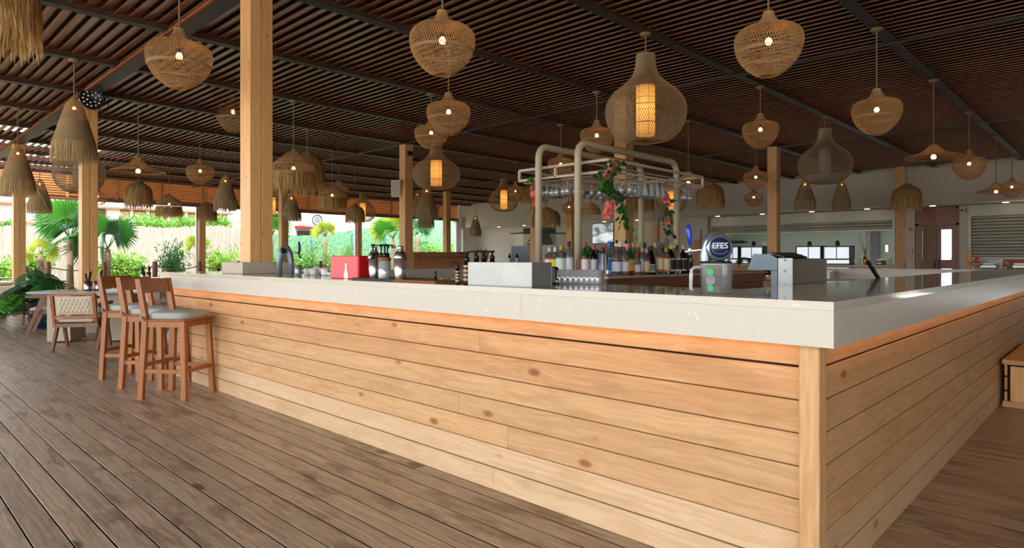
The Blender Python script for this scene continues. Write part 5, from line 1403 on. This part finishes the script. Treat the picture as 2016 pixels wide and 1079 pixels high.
# green plant behind the dispenser
def frond_plant(t, n_, L, Wd, mat, rise=.6, lean=1.0, z0=0):
    for q in range(n_):
        a = 2 * math.pi * q / n_ + R.uniform(-.3, .3); L2 = L * R.uniform(.7, 1.1); pts = []
        for k in range(9):
            u = k / 8; pts.append(Vector((math.cos(a) * L2 * lean * u, math.sin(a) * L2 * lean * u, z0 + rise * L2 * (math.sin(u * 2.2)))))
        f_ = MB(); f_.tube([tuple(p) for p in pts], .006, 4)
        for k in range(2, 9):
            for s in (-1, 1):
                dr = (pts[k] - pts[k - 1]).normalized(); sd = dr.cross(Vector((0, 0, 1))) * s
                leafquad(f_, pts[k], sd * 1.0 + dr * .8 + Vector((0, 0, -.35)), (0, 0, 1), Wd * (1.1 - .6 * k / 8) * 1.4, Wd * .28)
        f_.build('frond', mat, t)
X, Y = PD(1500, 13); t = thing('potted_palm', 'green potted palm behind the drinks dispenser, left of the post', 'plant', (X, Y, 0))
MB().lathe([(.12, 0), (.16, .3), (.17, .32), (.15, .32), (.14, .28), (.001, .27)], 16).build('pot', 'dark', t)
MB().tube([(0, 0, .28), (0, 0, .95)], .03, 8).build('stem', 'bark', t); frond_plant(t, 10, .55, .16, 'leafd', .55, .9, .95)

# ================================================================ GARDEN
M['ground'] = plain('garden ground', '#9a8c66', .95, noise=.25, nscale=1.5)
M['bushg'] = plain('bush leaves', '#659a3c', .6, isl=.5, transl=.35)
M['bushy'] = plain('bright bush leaves', '#93bd45', .6, isl=.45, transl=.4)
M['reed'] = wood('reed', '#9b9082', '#c0b5a6', 'Z', .9, 30, 0, vary=.1)
M['mesh'] = plain('green hedge mesh', '#6f9e78', .8, noise=.4, nscale=9, bump=.5)
M['bounce_ground'] = plain('bright bounce ground', '#cfc4ad', .9)
g = MB().box(-60, 90, 25.62, 120, -.5, -.1)
tag(g.build('ground_garden', 'ground'), kind='structure')
tag(MB().box(-90, -8.01, -90, 25.6, -.5, -.1).box(-8, 60, -90, -22.3, -.5, -.1).build('ground_terrace', 'bounce_ground'), kind='structure')  # unseen ground, made pale so it bounces light up under the roof
tag(MB().box(-30, PY(560, 33)[0], 33, 120, -.1, 2.2).build('ground_bank', 'ground'), kind='structure')
# bollards and rope
bo = []
for x in (-8, 94, 205, 305, 393, 470, 548, 631, 700):
    X = PY(x, 25.2)[0]; t = thing('bollard', 'round wooden bollard of the rope barrier, ' + {-8: 'at the left picture edge', 94: 'between the two left posts', 205: 'right of the stage light post', 305: 'before the oleander bush', 393: 'beside the slim perimeter post', 470: 'hidden by the big bar post', 548: 'behind the slim post right of the big one', 631: 'left of the red box', 700: 'behind the red box'}[x], 'bollard', (X, 25.2, 0))
    MB().lathe([(.085, 0), (.085, 1.10), (.07, 1.14), (.0001, 1.15)], 12).build('log', 'chair', t); bo.append(X)
for k, (a, b) in enumerate(zip(bo[:-1], bo[1:])):
    pts = [(a + (b - a) * u / 10, 25.2, .98 - .14 * (1 - (u / 5 - 1) ** 2)) for u in range(11)]
    o = MB().tube(pts, .02, 6).build('rope', 'cord'); tag(o, 'sagging rope of the barrier, span %s' % ['at the far left', 'left of the stage light post', 'left of the oleander bush', 'before the oleander bush', 'left of the big post', 'behind the big post', 'left of the red box', 'behind the red box'][k], 'rope')
# reed fence, left part
fy = 32.0
t = thing('reed_fence', 'pale reed fence along the garden, sunlit', 'fence')
x = -2.0; xe = PY(548, fy)[0]; q = 0
while x < xe:
    m = MB(); w_ = .9; n_ = 30
    for k in range(n_):
        xx = x + w_ * k / n_; px_ = (xx + 2) / (xe + 2); h = 2.25 + .65 * px_ + R.uniform(-.04, .04) + .05 * math.sin(xx * 1.7)
        a_ = R.uniform(-.012, .012); m.beam((xx + a_, fy + R.uniform(-.01, .01), -.1), (xx - a_, fy + R.uniform(-.01, .01), h), .034, .02, up=(0, 1, 0))
    o = m.build('reed_mat', 'reed', t); x += w_; q += 1
# green mesh fence, right part, climbing
pts = [(540, 2.5), (586, 2.45), (640, 2.55), (696, 2.85), (760, 3.2), (830, 3.6), (905, 4.1), (960, 4.3)]
t = thing('mesh_fence', 'green artificial hedge fence climbing to the right behind the bushes', 'fence')
for (xa, ha), (xb, hb) in zip(pts[:-1], pts[1:]):
    A, B = PY(xa, fy - .2)[0], PY(xb, fy - .2)[0]; m = MB(); nn = 16
    vs = []; fs = []
    for j in range(nn + 1):
        for k in range(nn + 1):
            u, v = j / nn, k / nn; vs.append((A + (B - A) * u, fy - .2 + R.uniform(-.015, .015), -.1 + (ha + (hb - ha) * u + R.uniform(-.03, .03) + .1) * v))
    m.add(vs, [(j * (nn + 1) + k, (j + 1) * (nn + 1) + k, (j + 1) * (nn + 1) + k + 1, j * (nn + 1) + k + 1) for j in range(nn) for k in range(nn)])
    vb = len(m.v)
    m.add([(a, b + .08, c_) for a, b, c_ in vs], [(j * (nn + 1) + k + 1, (j + 1) * (nn + 1) + k + 1, (j + 1) * (nn + 1) + k, j * (nn + 1) + k) for j in range(nn) for k in range(nn)])
    m.build('hedge_panel', 'mesh', t)
M['teal'] = plain('teal post', '#1d5a55', .5)
for x, ya, yb_ in ((615, 472, 495), (694, 462, 500), (757, 443, 470), (822, 450, 470)):
    X, z = onY(x, ya, fy - .5); MB().tube([(X, fy - .5, 0), (X - .05, fy - .5, z)], .05, 8).build('fence_post', 'teal', t)
# white building with ledge and air conditioner
by = 38.0
t = thing('white_house', 'white house wall beyond the fence with an air conditioner', 'building')
A, zA = onY(560, 405, by); B, zB = onY(752, 480, by); zT = onY(600, 400, by)[1]
zr = onY(589, 445, by)[1]
C_ = PY(648, by)[0]; D_ = PY(800, by)[0]; L0 = PY(589, by)[0]
M['hw'] = plain('white render', '#b9b2a8', .8)
MB().box(L0, C_, by, by + 3, zr, zT + .6).box(C_, D_, by + .8, by + 3, -.1, zT + .2).box(L0, C_, by + .5, by + 3, -.1, zr).build('house_wall', 'hw', t)
MB().box(L0 - .05, C_ + .3, by - .25, by + .5, zr - .12, zr + .02).build('red_ledge', 'red', t)
wx0, wz0 = onY(589, 468, by + .45); wx1, wz1 = onY(606, 458, by + .45)
MB().box(L0 + .1, wx1 + .5, by + .44, by + .5, wz0 - .6, wz1 + .1).build('window', 'dark', t)
X, z = onY(618, 434, by); MB().bbox(X - .75, X + .45, by - .4, by - .05, z - .42, z + .42, .02).build('air_conditioner', 'white', t)
m = MB(); m.tube([(.34 * math.cos(j * .3), -.04, .34 * math.sin(j * .3)) for j in range(21)], .03, 4, False, True, True)
for k in range(8): a = k * math.pi / 4; m.beam((.05 * math.cos(a), -.045, .05 * math.sin(a)), (.32 * math.cos(a), -.045, .32 * math.sin(a)), .03, .01, up=(0, 1, 0))
for r in (.1, .18, .26): m.tube([(r * math.cos(j * .524), -.05, r * math.sin(j * .524)) for j in range(12)], .008, 4, False, True, True)
o = m.build('fan_grille', 'dark', t); o.location = (X, by - .4, z)
# neighbour terrace with louvre panels
ny = 44.0
t = thing('neighbour_terrace', 'cream terrace building with louvre panels and columns behind the reed fence', 'building')
za, zb = onY(200, 442, ny)[1], onY(200, 411, ny)[1]
M['ncream'] = plain('cream paint', '#b8a88c', .7); M['nroof'] = plain('brown eave', '#8a6a4a', .7); M['nl'] = plain('pale louvre', '#c4b18e', .6)
xa, xb = PY(-260, ny)[0], PY(455, ny)[0]
MB().box(xa, xb, ny + .6, ny + 3, za - 3, zb).build('rear_wall', 'ncream', t); MB().box(xa, xb, ny - .4, ny + 3, zb, zb + .12).build('roof_edge', 'nroof', t); MB().box(xa, xb, ny - .2, ny + .1, za - .12, za).build('floor_edge', 'nroof', t)
for px in (12, 54, 110, 155, 222, 258, 290, 330, 365, 400, 440):
    X = PY(px, ny)[0]; w = .35 if px in (12, 54, 222) else .09; MB().box(X - w, X + w, ny - .15, ny + .2, (za - 2.5) if w > .1 else za, zb).build('column', 'hw', t)
for px in (60, 118, 163, 236, 262, 296, 334, 370, 406):
    X0_, X1_ = PY(px, ny)[0], PY(px + 28, ny)[0]
    for r in range(14): MB().box(X0_, X1_, ny + .0, ny + .06, za + .05 + (zb - za - .1) * r / 14, za + .05 + (zb - za - .1) * (r + .7) / 14).build('louvre', 'nl', t)

def bush(x, Y_, ybot, ytop, wpx, label, mat, n_=500, ll=.16, elong=False, name='bush', z0=-.1, mat2=None):
    X, d = PY(x, Y_); zt = ZZ(ytop, d); rw = wpx / 2 * d / F
    t = thing(name, label, 'bush', (X, Y_, z0)); H_ = zt - z0
    st = MB()
    tips = []
    for q in range(14):
        a = R.uniform(0, 6.28); r_ = rw * R.uniform(.2, .9); hh = H_ * R.uniform(.5, 1)
        p = [(0, 0, 0), (r_ * .4 * math.cos(a), r_ * .4 * math.sin(a), hh * .5), (r_ * math.cos(a), r_ * math.sin(a), hh)]
        st.tube(p, [.03, .02, .006], 5); tips.append(p)
    st.build('stems', 'bark', t)
    for mt, nn in ((mat, n_), (mat2, n_ // 3)):
        if not mt: continue
        m = MB()
        for q in range(nn):
            p = R.choice(tips); u = R.uniform(.25, 1.02); a, b, c = [Vector(v) for v in p]; pos = a.lerp(b, min(1, u * 2)) if u < .5 else b.lerp(c, (u - .5) * 2)
            pos = pos + rv(rw * (.30 if not elong else .2)); pos.z = max(.05, pos.z)
            leafquad(m, pos, rv() + Vector((0, 0, .7)), rv(), ll * R.uniform(.6, 1.3), ll * (.22 if elong else .5))
        o = m.build('foliage', mt, t); o['kind'] = 'stuff'
BU = [
 (20, 30.5, 530, 508, 90, 'low green bush at the left picture edge behind the ropes', 'bushy'),
 (75, 30.8, 530, 497, 60, 'low bush below the yellow fan palm', 'bushg'),
 (215, 30.6, 530, 505, 70, 'low bright bush right of the stage light post', 'bushy'),
 (262, 30.2, 530, 500, 60, 'low bright bush left of the oleander', 'bushy'),
 (435, 30.4, 530, 488, 80, 'bright green bush left of the big bar post', 'bushy'),
 (600, 29.8, 530, 488, 90, 'leafy bush behind the tap tower', 'bushg'),
 (560, 29.0, 530, 498, 70, 'low bush behind the slim post', 'bushy'),
 (668, 29.6, 530, 486, 80, 'dark green spiky bush above the red box', 'bushg'),
 (740, 29.8, 530, 500, 70, 'low bush behind the shakers', 'bushy'),
 (835, 30.0, 530, 462, 90, 'tall bush above the left half of the bamboo screen', 'bushg'),
 (895, 30.2, 530, 458, 60, 'tall yellowish bush above the right half of the bamboo screen', 'bushy'),
 (870, 29.0, 530, 484, 60, 'bush between the two posts above the bamboo screen', 'bushy'),
]
for x, Y_, yb_, yt, w, lb, mt in BU: bush(x, Y_, yb_, yt, w, lb, mt, 900, .17, mat2='bushy' if mt == 'bushg' else 'bushg')
bush(352, 27.5, 530, 480, 96, 'oleander bush with slim leaves left of the perimeter post', 'leafd', 1000, .22, True, mat2='leaf')
for x, w, lb in ((300, 110, 'clipped hedge on the terrace edge at left'), (370, 90, 'clipped hedge on the terrace edge, middle'), (430, 60, 'clipped hedge on the terrace edge, beside the big post'), (215, 60, 'small hedge before the neighbour terrace column'), (30, 50, 'small hedge before the terrace at far left')):
    bush(x, 35.5, 460, 434 if x > 250 else 442, w, lb, 'bushg', 1600, .2, mat2='bushy', z0=2.2)
def fan_palm(x, Y_, yc, rpx, label, n_, mat, trunk=True, z0=-.1, dirs=None, mat2=None, elm=-.1):
    """fan palm: each leaf a fan of folded pointed segments on a stalk"""
    X, d = PY(x, Y_); zc = ZZ(yc, d); Rr = rpx * d / F
    t = thing('fan_palm', label, 'palm', (X, Y_, z0)); zc -= z0
    if trunk: MB().lathe([(.13, 0), (.10, zc * .5), (.12, zc * .85), (.08, zc)], 12).build('trunk', 'bark', t)
    for q in range(n_):
        a = 2 * math.pi * q / n_ + R.uniform(-.2, .2); el = R.uniform(elm, 1.3) if dirs is None else dirs[q % len(dirs)][1]
        if dirs is not None: a = dirs[q % len(dirs)][0]
        dr = (Vector((SS, -CC, 0)) * math.cos(a) + Vector((CC, SS, 0)) * math.sin(a) * .6) * math.cos(el) + Vector((0, 0, math.sin(el))); dr.normalize(); base = Vector((0, 0, zc)); tip = base + dr * Rr * .45
        m = MB(); m.tube([tuple(base), tuple(base + dr * Rr * .25), tuple(tip)], [.02, .015, .01], 5)
        nv = Vector((-CC, -SS, .35)) + rv(.55); side = dr.cross(nv); side = side.normalized() if side.length > .05 else Vector((1, 0, 0)); up = side.cross(dr).normalized()
        ns = 30; L = Rr * .62
        for k in range(ns):
            th = -2.0 + 4.0 * k / (ns - 1); v = dr * math.cos(th) + side * math.sin(th); w_ = L * .042
            pv = v.cross(up).normalized(); ll = L * (1 - .12 * abs(th)) * R.uniform(.9, 1.05); dp = Vector((0, 0, -ll * R.uniform(.1, .25)))
            p0 = tip; p1 = tip + v * ll * .6; p2 = tip + v * ll + dp
            m.add([tuple(p0), tuple(p1 + pv * w_), tuple(p2), tuple(p1 - pv * w_), tuple(p1 + up * w_ * .5)], [(0, 1, 4), (1, 2, 4), (2, 3, 4), (3, 0, 4)])
        m.build('fan_leaf', mat if (q % 3 or not mat2) else mat2, t)
fan_palm(138, 26.6, 470, 92, 'large green fan palm behind the dining tables, left of the stage light post', 10, 'leaf', mat2='leafd')
fan_palm(212, 26.6, 490, 78, 'fan palm with drooping leaves right of the stage light post', 6, 'leafd', mat2='leaf')
fan_palm(80, 27.6, 500, 38, 'yellow fan palm right of the far left post', 8, 'leafy')
fan_palm(388, 29.5, 492, 34, 'yellow green palm partly behind the slim perimeter post', 8, 'leafy')
fan_palm(640, 30.2, 466, 34, 'young yellow fan palm with a pale trunk above the red box', 8, 'leafy', elm=.5)
fan_palm(533, 28.5, 470, 62, 'fan palm peeping out right of the big bar post', 8, 'leaf', elm=.2)
fan_palm(774, 28.5, 470, 58, 'large yellow green palm left of the loudspeaker post', 9, 'leafy', mat2='leaf', elm=.3)
fan_palm(820, 29.5, 462, 40, 'dark palm right of the loudspeaker post', 8, 'leafd')
# monstera in a dark planter between the tables
X, Y = 2.50, 14.15
t = thing('monstera', 'large split leaf plant in a dark pot between the dining tables', 'plant', (X, Y, 0))
MB().lathe([(.22, 0), (.30, .45), (.32, .48), (.29, .48), (.27, .42), (.001, .41)], 20).build('pot', 'navy', t)
def split_leaf(m, c, d, n_, L):
    c, d, n_ = Vector(c), Vector(d).normalized(), Vector(n_); s = d.cross(n_); s = s.normalized() if s.length > .02 else Vector((1, 0, 0)); u = s.cross(d)
    spine = [c + d * L * k / 8 + u * (-.10 * L * (k / 8) ** 2) for k in range(9)]
    for k in range(8):
        w_ = L * .52 * math.sin(math.pi * (k + 1.2) / 10) ** .6
        for sd in (-1, 1):
            a, b = spine[k], spine[k].lerp(spine[k + 1], .78)
            m.add([tuple(a), tuple(b), tuple(b + s * sd * w_ + d * L * .10 - u * w_ * .18), tuple(a + s * sd * w_ * .92 + d * L * .07 - u * w_ * .18)], [(0, 1, 2, 3)])
for q in range(34):
    a = R.uniform(0, 6.28); el = R.uniform(-.35, 1.15); Lq = R.uniform(.35, .72)
    tip = Vector((math.cos(a) * math.cos(el) * Lq, math.sin(a) * math.cos(el) * Lq, .5 + math.sin(el) * Lq * .95)); tip.z = max(tip.z, .18)
    m = MB(); m.tube([(0, 0, .42), tuple(tip * .5 + Vector((0, 0, .3))), tuple(tip)], .009, 5); dd = Vector((math.cos(a), math.sin(a), -.5)); split_leaf(m, tip, dd, (0, 0, 1), R.uniform(.32, .46))
    m.build('split_leaf', 'leafy' if q == 5 else ('leafd' if q % 4 else 'leaf'), t)
# bamboo screen
t = thing('bamboo_screen', 'low bamboo cane screen between the loudspeaker post and the back wall', 'screen', (9.35, 15.2, 0))
A = PY(813, 15.2)[0]; B = PY(922, 15.2)[0]
n_ = 62
for k in range(n_):
    x = A + (B - A) * (k + .5) / n_ - 9.35; h = ZZ(493.5, 15.4 + (k / n_) * 1.5) + R.uniform(-.01, .01)
    MB().tube([(x + R.uniform(-.006, .006), 0, 0), (x, 0, h)], .015, 6).build('cane', 'louv', t)
for z in (.4, 1.28): MB().tube([(A - 9.35, -.02, z), (B - 9.35, -.02, z)], .012, 5).build('tie_rail', 'cord', t)
